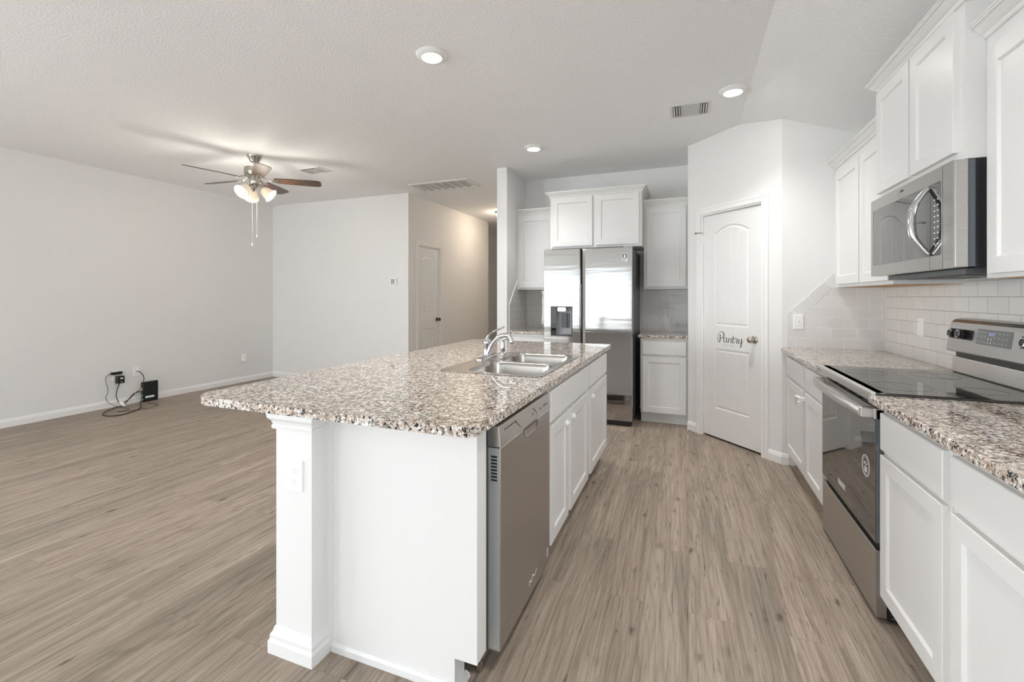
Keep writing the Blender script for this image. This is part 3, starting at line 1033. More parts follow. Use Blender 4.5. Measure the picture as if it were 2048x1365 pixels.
# outlet maker, used all over
def outlet(name, label, fr, u, v, kind='duplex', group=None, mat='white_plastic', cat='outlet'):
    r = thing(name, label, cat, fr(u, v - .057, 0), group)
    m = MB()
    m.loops([[fr(u + a, v + b, w) for a, b in rrect(-.035 + i, -.057 + i, .035 - i, .057 - i, .004)] for i, w in ((0, 0), (.001, .004), (.004, .006))])
    p = m.build('cover_plate', M[mat], r)
    if kind == 'duplex':
        for s in (-1, 1):
            m = MB()
            m.loops([[fr(u + a, v + s * .0195 + b, w) for a, b in rrect(-.0165, -.0135, .0165, .0135, .011)] for w in (.005, .0078)])
            f = m.build('receptacle', M[mat], r)
            m = MB()
            for a in (-.006, .006): fr.box(m, u + a - .001, v + s * .0195 - .002, .0075, u + a + .001, v + s * .0195 + .0065, .0081)
            m.lathe([(.0022, 0), (.0022, .0006), (0, .0006)], fr(u, v + s * .0195 - .0075, .0076), fr.N, 10)
            m.build('slots', M['grey'], f, weld=False)
    elif kind == 'switch':
        m = MB()
        fr.box(m, u - .006, v - .012, .005, u + .006, v + .012, .008)
        m.prism([fr(u - .004, v - .003, .008), fr(u - .004, v + .009, .008), fr(u - .004, v + .011, .018), fr(u - .004, v + .006, .018)], fr.U * .008)
        m.build('toggle', M[mat], r, weld=False)
    elif kind == 'decora':
        m = MB()
        m.loops([[fr(u + a, v + b, w) for a, b in rrect(-.0165, -.0335, .0165, .0335, .002)] for w in (.005, .0085)])
        m.build('receptacle', M[mat], r)
    elif kind == 'coax':
        m = MB()
        m.lathe([(.006, .005), (.006, .010), (.0045, .011), (.0045, .02), (0, .02)], fr(u, v, 0), fr.N, 12)
        m.build('socket', M['nickel'], r)
    return r


fpost = Fr((0, 1.232, 0), (1, 0, 0), (0, -1, 0))
outlet('wall_outlet', 'white double outlet on the island post under the countertop corner', fpost, -1.306, .652)

# ---- right run
XF = .715            # face frames of the lower cabinets
fr_ = Fr((XF, 0, 0), (0, 1, 0), (-1, 0, 0))
RY0, RY1 = 2.195, 2.968          # range bay
r = cabinet('corner_base_cabinet', 'white base cabinet between the range and the pantry wall with two doors and two drawers', fr_, 2.978, YRET - .002, 0, CB, .595,
            doors=[(3.445, .125, 3.985, .675), (2.985, .125, 3.395, .675)], drawers=[(3.445, .700, 3.985, .838), (2.985, .700, 3.395, .838)], toe=.105, shoe=True)
dl = [o for o in r.children if o.name.startswith('door')]
m = MB()
m.box(.660, 3.385, .618, .695, 3.41, .642)
m.tube(smooth_path([(.672, 3.398, .634), (.655, 3.43, .640), (.662, 3.49, .600), (.672, 3.52, .575)]), .009, 8)
m.box(.676, 3.505, .560, .695, 3.535, .590)
m.build('child_lock', M['white_plastic'], dl[0], bevel=.003, weld=False)
r = cabinet('base_cabinet', 'white base cabinet right beside the near side of the range', fr_, 1.690, 2.188, 0, CB, .595,
            doors=[(1.703, .125, 2.168, .675)], drawers=[(1.703, .695, 2.168, .838)], toe=.105, group='base cabinets in front of the range')
for uu, lab in ((1.188, 'white base cabinet at the right edge of the photo, second from the range'),
                (.686, 'white base cabinet at the open end of the right counter, third from the range')):
    cabinet('base_cabinet', lab, fr_, uu, uu + .498, 0, CB, .595, doors=[(uu + .013, .125, uu + .470, .675)],
            drawers=[(uu + .013, .695, uu + .470, .838)], toe=.105, group='base cabinets in front of the range')
m = MB()
m.plate([(.664, 2.972, CB), (XR - .001, 2.972, CB), (XR - .001, YRET - .001, CB), (.664, YRET - .001, CB)], [], (0, 0, CT - CB))
prop(m.build('corner_countertop', M['granite'], None, bevel=.006, seg=3), 'granite countertop between the range and the pantry wall', 'countertop')
m = MB()
m.plate([(.664, .66, CB), (XR - .001, .66, CB), (XR - .001, 2.192, CB), (.664, 2.192, CB)], [], (0, 0, CT - CB))
prop(m.build('near_countertop', M['granite'], None, bevel=.006, seg=3), 'granite countertop in front of the range along the right wall', 'countertop')
# backsplash tile
TZ = 1.40
r = thing('tile_backsplash', 'pale subway tile backsplash behind the range on the right wall', 'backsplash', (XR, 2.4, CT))
MB().box(XR - .009, .66, CT + .0005, XR - .001, YRET - .009, TZ).build('tiles', M['tile_right'], r)
r = thing('tile_backsplash', 'pale subway tile backsplash with a slanted top edge on the pantry side wall', 'backsplash', (1.0, YRET, CT))
m = MB()
tx0, tzl, tx1, tz1 = .706, 1.158, 1.010, 1.462
bw = .076
k = bw * math.sqrt(2)
m.prism([(tx0, YRET - .008, CT), (XR - .008, YRET - .008, CT), (XR - .008, YRET - .008, TZ), (tx1, YRET - .008, TZ), (tx1, YRET - .008, tz1 - k), (tx0, YRET - .008, tzl - k)], (0, .0079, 0))
m.build('tiles', M['tile_return'], r)
m = MB()
m.prism([(tx0, YRET - .0082, tzl - k + .0015), (tx1, YRET - .0082, tz1 - k + .0015), (tx1, YRET - .0082, tz1), (tx0, YRET - .0082, tzl)], (0, .0079, 0))
m.build('slanted_border', M['tile_slant'], r, 'tiles laid along the slant')
f_ret = Fr((0, YRET - .008, 0), (1, 0, 0), (0, -1, 0))
f_rw = Fr((XR - .008, 0, 0), (0, 1, 0), (-1, 0, 0))
outlet('light_switch', 'white toggle switch plate on the slanted tile beside the pantry', f_ret, .780, 1.098, 'switch', cat='switch')
outlet('wall_outlet', 'white outlet plate on the tiled right wall behind the range', f_rw, 3.455, 1.105, 'decora')

# ---- uppers on the right
XU = 1.017
fu = Fr((XU, 0, 0), (0, 1, 0), (-1, 0, 0))
UD = XR - XU - .001
r = cabinet('wall_cabinet', 'white upper cabinet between the microwave and the pantry side wall', fu, 2.990, YRET - .002, 1.357, 2.232, UD,
            doors=[(3.460, 1.378, 3.945, 2.180), (3.005, 1.378, 3.440, 2.180)], under=M['raw_wood'])
crown(r, [(XU, YRET - .002), (XU, 2.990)], 2.230)
r = cabinet('wall_cabinet', 'white upper cabinet nearest the camera beside the microwave at the right edge', fu, 1.30, 2.176, 1.357, 2.235, UD,
            doors=[(1.745, 1.372, 2.135, 2.170), (1.33, 1.372, 1.725, 2.170)], under=M['raw_wood'])
crown(r, [(XU, 2.176), (XU, 1.30), (XR, 1.30)], 2.232)
XM = .957
fm = Fr((XM, 0, 0), (0, 1, 0), (-1, 0, 0))
r = cabinet('wall_cabinet', 'white two door cabinet directly above the microwave standing proud of its neighbours', fm, 2.178, 2.988, 1.802, 2.390, XR - XM - .001,
            doors=[(2.598, 1.836, 2.975, 2.372), (2.218, 1.836, 2.578, 2.372)])
crown(r, [(XR, 2.988), (XM, 2.988), (XM, 2.178), (XR, 2.178)], 2.386)

# ---- microwave
MX = .915
fw = Fr((MX, 0, 0), (0, 1, 0), (-1, 0, 0))
MY0, MY1, MZ0, MZ1 = 2.160, 2.975, 1.398, 1.797
r = thing('microwave', 'stainless over the range microwave with a bowed handle', 'microwave', (MX, 2.57, MZ0))
m = MB()
m.prism([(MX + .045, MY0 + .01, MZ0 + .004), (XR - .01, MY0 + .01, MZ0 - .004), (XR - .01, MY0 + .01, MZ1), (MX + .045, MY0 + .01, MZ1)], (0, MY1 - MY0 - .02, 0))
m.build('case', M['slate'], r)
box_obj('rear_flange', M['black'], (XU - .035, MY0 + .006, MZ0 - .002, XR - .012, MY0 + .0095, MZ1), r)
m = MB()
m.box(MX + .06, MY0 + .06, MZ0 - .022, XR - .06, MY1 - .05, MZ0)
for k in range(2): m.box(MX + .10, MY0 + .14 + k * .30, MZ0 - .026, MX + .27, MY0 + .36 + k * .30, MZ0 - .022)
m.build('vent_underside', M['dark_grey'], r, bevel=.004)
m = MB()
W0, W1, WZ0, WZ1 = 2.248, 2.945, 1.452, 1.742
m.plate(fw.rect(MY0, MZ0, MY1, MZ1, -.044), [], fw.N * .040)
fo = m.build('front_frame', M['steel'], r, bevel=.003)
m = MB()
m.plate([fw(u, v, -.004) for u, v in rrect(MY0 + .078, MZ0, MY1, MZ1, .002)], [[fw(u, v, -.004) for u, v in rrect(W0, WZ0, W1, WZ1, .012)]], fw.N * .004)
m.build('door_frame', M['steel'], r)
m = MB()
m.plate([fw(u, v, -.004) for u, v in rrect(MY0, MZ0, MY0 + .0755, MZ1, .002)], [], fw.N * .004)
m.build('end_column', M['steel'], r)
m = MB()
m.plate([fw(u, v, -.0038) for u, v in rrect(W0, WZ0, W1, WZ1, .012)], [], fw.N * .0025)
wo = m.build('window_glass', M['mirror_glass'], r)
m = MB()
fw.box(m, 2.336, MZ0 + .001, -.003, 2.3375, WZ0, .0003)
fw.box(m, 2.336, WZ0, -.0012, 2.3375, WZ1, -.0010)
m.build('door_seam', M['black_gap'], r, weld=False)
hp = [(u, v, w) for u, v, w in ((2.343, WZ1 - .010, .002), (2.350, WZ1 - .040, .022), (2.356, (WZ0 + WZ1) / 2 + .06, .046), (2.358, (WZ0 + WZ1) / 2, .052), (2.356, (WZ0 + WZ1) / 2 - .06, .046), (2.350, WZ0 + .040, .022), (2.343, WZ0 + .010, .002))]
path = smooth_path([fw(*q) for q in hp], 8)
MB().tube(path, [.010 + .004 * math.sin(math.pi * k / (len(path) - 1)) for k in range(len(path))], 16).build('handle', M['chrome'], r, smooth=True)
m = MB()
for k in range(9):
    for c_ in range(2):
        u, v = 2.272 + c_ * .026, WZ0 + .045 + k * .022
        fw.box(m, u, v, -.0014, u + .010, v + .005, -.0010)
m.build('keypad_marks', M['mark'], wo, weld=False)
m = MB()
ribbon(m, fw, [(2.585, 1.770), (2.590, 1.781), (2.597, 1.772), (2.605, 1.781), (2.615, 1.771)], .004, .0004)
m.build('badge', M['dark_grey'], fo, weld=False)

# ---- range
r = thing('kitchen_range', 'stainless electric range with a black glass cooktop and oven door', 'range', (.95, 2.58, 0))
m = MB()
m.box(.728, RY0 + .004, .088, 1.305, RY1 - .004, .885)
m.build('body', M['slate'], r)
m = MB()
m.box(.732, RY0 + .008, .010, 1.295, RY1 - .008, .088)
bf = m.build('base_frame', M['black'], r)
m = MB()
for k in range(4): m.box(.742, RY0 + .0065, .020 + k * .016, .86, RY0 + .0082, .026 + k * .016)
m.build('base_slots', M['dark_grey'], bf, weld=False)
for y in (RY0 + .05, RY1 - .05):
    for x in (.78, 1.25):
        MB().lathe([(.018, 0), (.018, .012), (.008, .015), (.008, .032)], (x, y, 0), seg=12).build('foot', M['black'], r)
m = MB()
m.box(.690, RY0 - .004, .898, 1.262, RY1 + .004, .910)
ck = m.build('cooktop', M['cook_glass'], r, bevel=.003)
for cx, cy, rad in ((.83, 2.38, .105), (.83, 2.77, .085), (1.10, 2.38, .075), (1.10, 2.77, .095)):
    MB().lathe([(rad, 0), (rad, .0003), (rad - .0015, .0003), (rad - .0015, 0)], (cx, cy, .9101), seg=48, cap=False).build('burner_ring', M['dark_grey'], ck)
m = MB()
m.prism([(.690, RY0, .910), (.676, RY0, .906), (.672, RY0, .898), (.676, RY0, .872), (.700, RY0, .866), (.72, RY0, .866), (.72, RY0, .910)], (0, RY1 - RY0, 0))
m.build('front_trim', M['steel_light'], r)
m = MB()
fo_ = Fr((.692, 0, 0), (0, 1, 0), (-1, 0, 0))
m.box(.694, RY0 + .006, .312, .728, RY1 - .006, .842)
od = m.build('oven_door', M['slate'], r, bevel=.002)
m = MB()
m.box(.690, RY0 + .006, .314, .695, RY1 - .006, .800)
og = m.build('oven_glass', M['mirror_glass'], od, bevel=.001)
m = MB()
m.box(.688, RY0 + .006, .801, .730, RY1 - .006, .846)
m.build('door_top_band', M['steel_light'], od, bevel=.003)
for a, b in ((2.40, 2.47), (2.49, 2.60), (2.62, 2.73), (2.75, 2.84)):
    m = MB()
    n_ = int((b - a) / .012)
    for k in range(n_): m.box(.702, a + k * .012, .8455, .722, a + k * .012 + .007, .8468)
    m.build('vent_slots', M['black'], od, weld=False)
# bowed handle with square ends
pts = []
m = MB()
rings = []
for k in range(25):
    t = k / 24
    y = RY0 + .030 + (RY1 - RY0 - .060) * t
    bow = .018 * (4 * t * (1 - t)) ** .6
    x = .652 - bow
    rings.append([(x, y, .806), (x - .010, y, .812), (x - .012, y, .832), (x - .006, y, .845), (x + .010, y, .846), (x + .012, y, .808)])
m.loops(rings)
m.build('handle', M['steel_light'], od, smooth=True)
for y in (RY0 + .012, RY1 - .052):
    MB().box(.644, y, .806, .690, y + .040, .846).build('handle_mount', M['steel_light'], od, bevel=.004)
m = MB()
m.loops([fo_.rect(RY0 + .006, .020, RY1 - .006, .284, -.036), fo_.rect(RY0 + .006, .020, RY1 - .006, .284, -.002), fo_.rect(RY0 + .009, .023, RY1 - .009, .281, 0)])
m.build('storage_drawer', M['steel'], r)
box_obj('drawer_gap', M['black_gap'], (.712, RY0 + .008, .284, .716, RY1 - .008, .312), r)
# marks on the oven glass
fg = Fr((.690, 0, 0), (0, 1, 0), (-1, 0, 0))
m = MB()
cu_, cv_ = 2.300, .585
for rad, wd in ((.043, .004), (.035, .0015)):
    ribbon(m, fg, [(cu_ + rad * math.cos(a * math.pi / 12), cv_ + rad * math.sin(a * math.pi / 12)) for a in range(25)], wd, .0008)
ribbon(m, fg, [(cu_ + .022, cv_ + .012), (cu_ + .014, cv_ + .004), (cu_ + .006, cv_ + .016), (cu_ - .004, cv_ + .004), (cu_ - .016, cv_ + .014)], .004, .0008)
for a in (-.012, -.004, .004, .012): ribbon(m, fg, [(cu_ + a, cv_ - .004), (cu_ + a * .9, cv_ - .026)], .004, .0008)
m.build('round_sticker', M['mark'], og, weld=False)
m = MB()
for k, u in enumerate((2.672, 2.650, 2.628, 2.606, 2.584)):
    ribbon(m, fg, [(u, .372), (u - .001, .392), (u - .012, .392), (u - .013, .374), (u - .004, .372)], .0045, .0008)
m.build('wordmark', M['mark'], og, weld=False)
# back guard
m = MB()
m.prism([(1.250, RY0, .910), (1.310, RY0, .910), (1.310, RY0, .992), (1.254, RY0, .990)], (0, RY1 - RY0, 0))
m.build('back_panel', M['steel_light'], r, bevel=.006)
m = MB()
m.box(1.262, RY0 + .012, .990, 1.310, RY1 - .012, 1.022)
m.build('vent_gap', M['black'], r)
m = MB()
PB = [(1.228, 1.018), (1.226, 1.026), (1.243, 1.148), (1.248, 1.162), (1.262, 1.176), (1.285, 1.181), (1.310, 1.181), (1.310, 1.018)]
m.prism([(x, RY0, z) for x, z in PB], (0, RY1 - RY0, 0))
co = m.build('control_console', M['steel'], r, bevel=.005, seg=3)
sl = (1.243 - 1.226) / (1.148 - 1.026)
fk = lambda u, v, w=0: Vector((1.226 + (v - 1.026) * sl - w, u, v))


def krect(u0, v0, u1, v1, w): return [fk(u0, v0, w), fk(u1, v0, w), fk(u1, v1, w), fk(u0, v1, w)]


m = MB()
m.loops([krect(2.478, 1.073, 2.722, 1.143, -.001), krect(2.478, 1.073, 2.722, 1.143, .0012)])
dp = m.build('display_panel', M['display'], co)
m = MB()
for u in (2.505, 2.53, 2.556, 2.585, 2.655, 2.68, 2.703):
    for v in (1.086, 1.108, 1.128):
        m.loops([krect(u, v, u + .009, v + .002, .0013), krect(u, v, u + .009, v + .002, .0017)])
for u in (2.61, 2.632):
    for v in (1.082, 1.098): m.loops([krect(u, v, u + .006, v + .007, .0013), krect(u, v, u + .006, v + .007, .0017)])
m.build('touch_marks', M['mark'], dp, weld=False)
m = MB()
for u in (2.598, 2.612, 2.626):
    for v in (1.118, 1.127): m.loops([krect(u, v, u + .008, v + .0018, .0013), krect(u, v, u + .008, v + .0018, .0017)])
    m.loops([krect(u, v - .009, u + .0015, v + .001, .0013), krect(u, v - .009, u + .0015, v + .001, .0017)])
m.build('clock_digits', M['blue'], dp, weld=False)
for (a, b), ks in (((2.752, 2.950), (2.895, 2.825)), ((2.215, 2.425), (2.365, 2.290))):
    m = MB()
    m.loops([krect(a, 1.083, b, 1.131, -.001), krect(a, 1.083, b, 1.131, .001)])
    kp = m.build('knob_panel', M['black'], co)
    for u in ks:
        m = MB()
        ax = Vector((-1, 0, sl)).normalized()
        m.lathe([(.0, .001), (.0225, .001), (.0225, .012), (.019, .014), (.018, .027), (.016, .029), (0, .029)], fk(u, 1.107), ax, 24)
        m.build('knob', M['black'], co, smooth=True)
        m = MB()
        m.lathe([(.0155, .0265), (.0195, .0265), (.0195, .0295), (.0155, .0302), (.0155, .0265)], fk(u, 1.107), ax, 24, cap=False)
        m.build('knob_ring', M['chrome'], co)

# ---- back run: refrigerator and its cabinets
fb = Fr((0, 4.825, 0), (1, 0, 0), (0, -1, 0))
XG0, XG1 = -1.424, -.512
cabinet('base_cabinet', 'white base cabinet left of the refrigerator, mostly hidden by the island', fb, XS1 + .002, XG0 - .012, 0, CB, .61,
        doors=[(XS1 + .03, .115, XG0 - .035, .680)], drawers=[(XS1 + .03, .702, XG0 - .035, .838)], toe=.105)
cabinet('base_cabinet', 'white base cabinet between the refrigerator and the pantry door', fb, -.458, PA.x - .001, 0, CB, .61,
        doors=[(-.440, .115, -.022, .680)], drawers=[(-.440, .702, -.022, .838)], toe=.105, shoe=True)
m = MB()
m.plate([(XS1 + .001, 4.785, CB), (XG0 - .010, 4.785, CB), (XG0 - .010, YB - .001, CB), (XS1 + .001, YB - .001, CB)], [], (0, 0, CT - CB))
prop(m.build('left_countertop', M['granite'], None, bevel=.005), 'short granite countertop left of the refrigerator', 'countertop')
m = MB()
m.plate([(-.482, 4.785, CB), (PA.x - .001, 4.785, CB), (PA.x - .001, YB - .001, CB), (-.482, YB - .001, CB)], [], (0, 0, CT - CB))
prop(m.build('right_countertop', M['granite'], None, bevel=.005), 'short granite countertop between the refrigerator and the pantry door', 'countertop')
r = thing('tile_backsplash', 'subway tile backsplash right of the refrigerator above the short counter', 'backsplash', (-.22, YB, CT))
MB().box(-.50, YB - .008, CT, PA.x - .001, YB, TZ).build('tiles', M['tile_back'], r)
r = thing('tile_backsplash', 'subway tile backsplash left of the refrigerator above the short counter', 'backsplash', (-1.68, YB, CT))
MB().box(XS1 + .008, YB - .008, CT, XG0, YB, TZ).build('tiles', M['tile_back'], r)
r = thing('tile_backsplash', 'subway tile with a slanted white edge on the side of the stub wall', 'backsplash', (XS1, 5.1, CT))
m = MB()
m.prism([(XS1, 4.842, CT), (XS1, YB - .008, CT), (XS1, YB - .008, TZ), (XS1, 5.119, TZ), (XS1, 5.119, 1.488), (XS1, 4.842, 1.196)], (.008, 0, 0))
m.build('tiles', M['tile_stub'], r)
m = MB()
m.prism([(XS1, 4.836, CT), (XS1, 4.842, CT), (XS1, 4.842, 1.194), (XS1, 5.119, 1.486), (XS1, 5.119, 1.498), (XS1, 4.836, 1.199)], (.010, 0, 0))
m.build('edge_trim', M['trim'], r, 'white edge strip')
f_bk = Fr((0, YB - .008, 0), (1, 0, 0), (0, -1, 0))
outlet('wall_outlet', 'white outlet on the tile right of the refrigerator', f_bk, -.189, 1.107)
fub = Fr((0, 5.108, 0), (1, 0, 0), (0, -1, 0))
r = cabinet('wall_cabinet', 'white upper cabinet left of the refrigerator beside the stub wall', fub, XS1 + .002, -1.442, 1.372, 2.272, YB - 5.108 - .001,
            doors=[(-1.885, 1.396, -1.463, 2.240)])
crown(r, [(XS1 + .002, 5.108), (-1.442, 5.108)], 2.268)
r = cabinet('wall_cabinet', 'white upper cabinet right of the refrigerator beside the pantry wall', fub, -.450, PA.x - .001, 1.372, 2.272, YB - 5.108 - .001,
            doors=[(-.420, 1.396, -.024, 2.240)])
crown(r, [(-.450, 5.108), (PA.x - .001, 5.108)], 2.268)
fuf = Fr((0, 4.885, 0), (1, 0, 0), (0, -1, 0))
r = cabinet('wall_cabinet', 'white two door cabinet directly above the refrigerator', fuf, -1.438, -.453, 1.818, 2.395, YB - 4.885 - .001,
            doors=[(-1.408, 1.842, -.964, 2.375), (-.926, 1.842, -.478, 2.375)])
crown(r, [(-1.438, YB - .001), (-1.438, 4.885), (-.453, 4.885), (-.453, YB - .001)], 2.388)
# refrigerator
FY = 4.585
r = thing('refrigerator', 'stainless side by side refrigerator with a water dispenser', 'refrigerator', ((XG0 + XG1) / 2, FY, 0))
m = MB()
m.box(XG0 + .008, FY + .075, .03, XG1 - .008, 5.40, 1.765)
m.build('case', M['dark_grey'], r, bevel=.004)
ff = Fr((0, FY, 0), (1, 0, 0), (0, -1, 0))
Z0, Z1 = .052, 1.780


def fdoor(a, b, la, lb, hole=None):
    """door skin; la, lb: bevel width at the left and right edges"""
    m = MB()
    if hole is None:
        R = lambda i, w: ff.rect(a, Z0, b, Z1, w)
        m.loops([ff.rect(a, Z0, b, Z1, -.07), ff.rect(a, Z0, b, Z1, -.016 if max(la, lb) > .012 else -.008),
                 ff.rect(a + la, Z0 + .006, b - lb, Z1 - .006, 0)])
    else:
        m.plate(ff.rect(a + la, Z0 + .004, b - lb, Z1 - .004, 0), [ff.rect(*hole, 0)], ff.N * -.003)
        m.loops([ff.rect(a + la, Z0 + .004, b - lb, Z1 - .004, -.003), ff.rect(a, Z0, b, Z1, -.012), ff.rect(a, Z0, b, Z1, -.07)], False, True)
    return m


HO = (-1.346, .880, -1.114, 1.188)
ld_ = fdoor(XG0, -1.034, .006, .006, HO).build('freezer_door', M['steel_fridge'], r)
rd_ = fdoor(-1.012, XG1, .032, .006).build('fridge_door', M['steel_fridge'], r)
m = MB()
m.loops([ff.rect(-1.034, Z0, -1.012, Z1, -.068), ff.rect(-1.034, Z0, -1.012, Z1, -.030)])
m.build('door_gap', M['black_gap'], r)
MB().loops([ff.rect(-1.0305, .72, -1.0265, 1.42, -.03), ff.rect(-1.0305, .72, -1.0265, 1.42, -.010)]).build('grip_edge', M['chrome'], r)
m = MB()
m.plate(ff.rect(*HO, -.004), [ff.rect(HO[0] + .008, HO[1] + .008, HO[2] - .008, HO[3] - .006, -.004)], ff.N * .006)
ds_ = m.build('dispenser', M['black'], r)
m = MB()
m.loops([ff.rect(HO[0] + .006, HO[1] + .006, -1.288, HO[3] - .004, -.004), ff.rect(HO[0] + .006, HO[1] + .006, -1.288, HO[3] - .004, .0005)])
m.build('touch_panel', M['black_glass'], ds_)
m = MB()
rc = lambda i, w: ff.rect(-1.286 + i, HO[1] + .010 + i, HO[2] - .009 - i * .5, HO[3] - .008, w)
m.loops([rc(0, 0), rc(.006, -.05), rc(.012, -.062)], False, True)
m.build('niche', M['grey'], ds_)
m = MB()
m.loops([ff.rect(-1.245, .965, -1.160, 1.120, -.055), ff.rect(-1.245, .965, -1.160, 1.120, -.046)])
m.loops([ff.rect(-1.222, .965, -1.183, 1.115, -.046), ff.rect(-1.222, .965, -1.183, 1.115, -.036)])
m.build('paddle', M['dark_grey'], ds_, weld=False)
m = MB()
m.loops([[ff(u, v, w) for u, v in rrect(-1.275, 1.132, -1.180, 1.182, .012)] for w in (-.058, .002)])
m.build('nozzle_block', M['chrome'], ds_, bevel=.004)
MB().loops([ff.rect(-1.28, HO[1] + .010, HO[2] - .012, HO[1] + .016, -.05), ff.rect(-1.28, HO[1] + .010, HO[2] - .012, HO[1] + .016, -.002)]).build('drip_tray', M['dark_grey'], ds_)
m = MB()
m.loops([ff.rect(-.613, 1.638, -.561, 1.716, 0), ff.rect(-.613, 1.638, -.561, 1.716, .0006)])
st = m.build('sticker', M['paper'], rd_)
m = MB()
m.loops([ff.rect(-.609, 1.672, -.565, 1.712, .0005), ff.rect(-.609, 1.672, -.565, 1.712, .0010)])
for v, b in ((1.657, -.567), (1.643, -.585)): m.loops([ff.rect(-.609, v, b, v + .006, .0005), ff.rect(-.609, v, b, v + .006, .0010)])
m.build('sticker_print', M['dark_grey'], st, weld=False)
m = MB()
m.loops([[ff(-.587 + .010 * math.cos(a), 1.690 + .016 * math.sin(a), w) for a in [2 * math.pi * k / 16 for k in range(16)]] for w in (.0009, .0014)])
m.build('sticker_emblem', M['paper'], st)
for x in (XG0 + .05, XG1 - .05):
    m = MB()
    m.prism([(x - .04, FY + .012, Z1 - .004), (x - .04, FY + .012, Z1 + .012), (x - .04, FY + .05, Z1 + .018), (x - .04, FY + .14, Z1 + .006), (x - .04, FY + .14, Z1 - .015)], (.08, 0, 0))
    m.build('hinge_cover', M['grey'], r)
m = MB()
m.box(XG0 + .01, FY + .03, .012, XG1 - .01, FY + .06, .050)
m.build('base_grille', M['black'], r)
for x in (XG0 + .06, XG1 - .06):
    for y in (FY + .06, 5.33):
        MB().lathe([(.02, 0), (.02, .012), (.01, .016), (.01, .035)], (x, y, 0), seg=12).build('foot', M['black'], r)
# ------------------------------------------------------------------ ceiling fittings
def downlight(x, y, label, watts=90):
    r = thing('downlight', label, 'ceiling light', (x, y, H), 'round downlights over the kitchen')
    MB().lathe([(.094, 0), (.096, -.004), (.090, -.010), (.066, -.022), (.060, -.022), (.060, -.016), (.060, 0)], (x, y, H), seg=40, cap=False).build('trim_ring', M['trim'], r, smooth=True)
    MB().lathe([(0, -.018), (.0605, -.018), (.0605, -.014), (0, -.014)], (x, y, H), seg=32).build('lens', M['lamp'], r)
    sd = bpy.data.lights.new('downlight_beam', 'SPOT')
    sd.energy, sd.spot_size, sd.spot_blend, sd.shadow_soft_size = watts, math.radians(118), 1.0, .055
    sd.color = (1.0, 0.985, 0.965)
    so_ = bpy.data.objects.new('downlight_beam', sd)
    COL.objects.link(so_)
    so_.location = (x, y, H - .03)
    return r


L1 = downlight(-1.450, 2.390, 'round downlight over the near end of the island, largest of the three')
for (x, y, lab, watts) in ((.295, 3.573, 'round downlight beside the ceiling crease in front of the pantry', 60), (-1.417, 4.237, 'round downlight in front of the stub wall near the refrigerator cabinets', 55),
                    (.295, 1.35, 'unseen added downlight over the aisle between the island and the range', 52)):  # extra lamp out of view, added for the highlights on the upper doors
    downlight(x, y, lab, watts)

# supply register over the kitchen
r = thing('ceiling_register', 'white rectangular air register near the pantry downlight', 'vent', (.013, 3.825, H))
m = MB()
X0, X1, Y0, Y1 = -.136, .160, 3.690, 3.957
m.plate([(X0, Y0, H), (X1, Y0, H), (X1, Y1, H), (X0, Y1, H)], [[(X0 + .022, Y0 + .025, H), (X1 - .022, Y0 + .025, H), (X1 - .022, Y1 - .025, H), (X0 + .022, Y1 - .025, H)]], (0, 0, -.006))
m.build('frame', M['vent'], r, bevel=.002)
box_obj('duct', M['black_gap'], (X0 + .02, Y0 + .02, H - .0015, X1 - .02, Y1 - .02, H - .0005), r)
m = MB()
for k in range(11):
    y = Y0 + .036 + k * .0185
    m.prism([(X0 + .078, y, H - .002), (X0 + .078, y + .005, H - .002), (X0 + .078, y + .007, H - .0065), (X0 + .078, y + .003, H - .007)], (X1 - X0 - .156, 0, 0))
m.build('slat', M['filter'], r, weld=False)
m = MB()
for s_ in (0, 1):
    for k in range(3):
        x = (X0 + .026 + k * .018) if s_ == 0 else (X1 - .026 - k * .018)
        d_ = .012 if s_ == 0 else -.012
        m.prism([(x, Y0 + .03, H - .002), (x + d_ * .25, Y0 + .03, H - .002), (x + d_, Y0 + .03, H - .011), (x + d_ * .75, Y0 + .03, H - .012)], (0, Y1 - Y0 - .06, 0))
m.build('end_slat', M['vent'], r, weld=False)

# square diffuser over the living room
cx, cy = -4.045, 4.085
r = thing('ceiling_diffuser', 'square white air diffuser behind the ceiling fan', 'vent', (cx, cy, H))
m = MB()
hw, hd = .165, .112
m.plate([(cx - hw, cy - hd, H), (cx + hw, cy - hd, H), (cx + hw, cy + hd, H), (cx - hw, cy + hd, H)], [[(cx - hw + .022, cy - hd + .022, H), (cx + hw - .022, cy - hd + .022, H), (cx + hw - .022, cy + hd - .022, H), (cx - hw + .022, cy + hd - .022, H)]], (0, 0, -.008))
m.build('frame', M['vent'], r, bevel=.002)
box_obj('duct', M['black_gap'], (cx - hw + .02, cy - hd + .02, H - .0015, cx + hw - .02, cy + hd - .02, H - .0005), r)
m = MB()
m.loops([[(cx + a * (hw - .085 - i_), cy + b * (hd - .045 - i_), z) for a, b in ((-1, -1), (1, -1), (1, 1), (-1, 1))] for i_, z in ((0, H - .004), (0, H - .012), (.012, H - .014), (.02, H - .010))])
m.build('centre_plate', M['grey'], r)
m = MB()
for s_ in (-1, 1):
    for k in range(4):
        x = cx + s_ * (hw - .028 - k * .014)
        m.prism([(x, cy - hd + .026, H - .002), (x - s_ * .003, cy - hd + .026, H - .002), (x - s_ * .011, cy - hd + .026, H - .013), (x - s_ * .008, cy - hd + .026, H - .014)], (0, 2 * hd - .052, 0))
m.build('slat', M['vent'], r, weld=False)

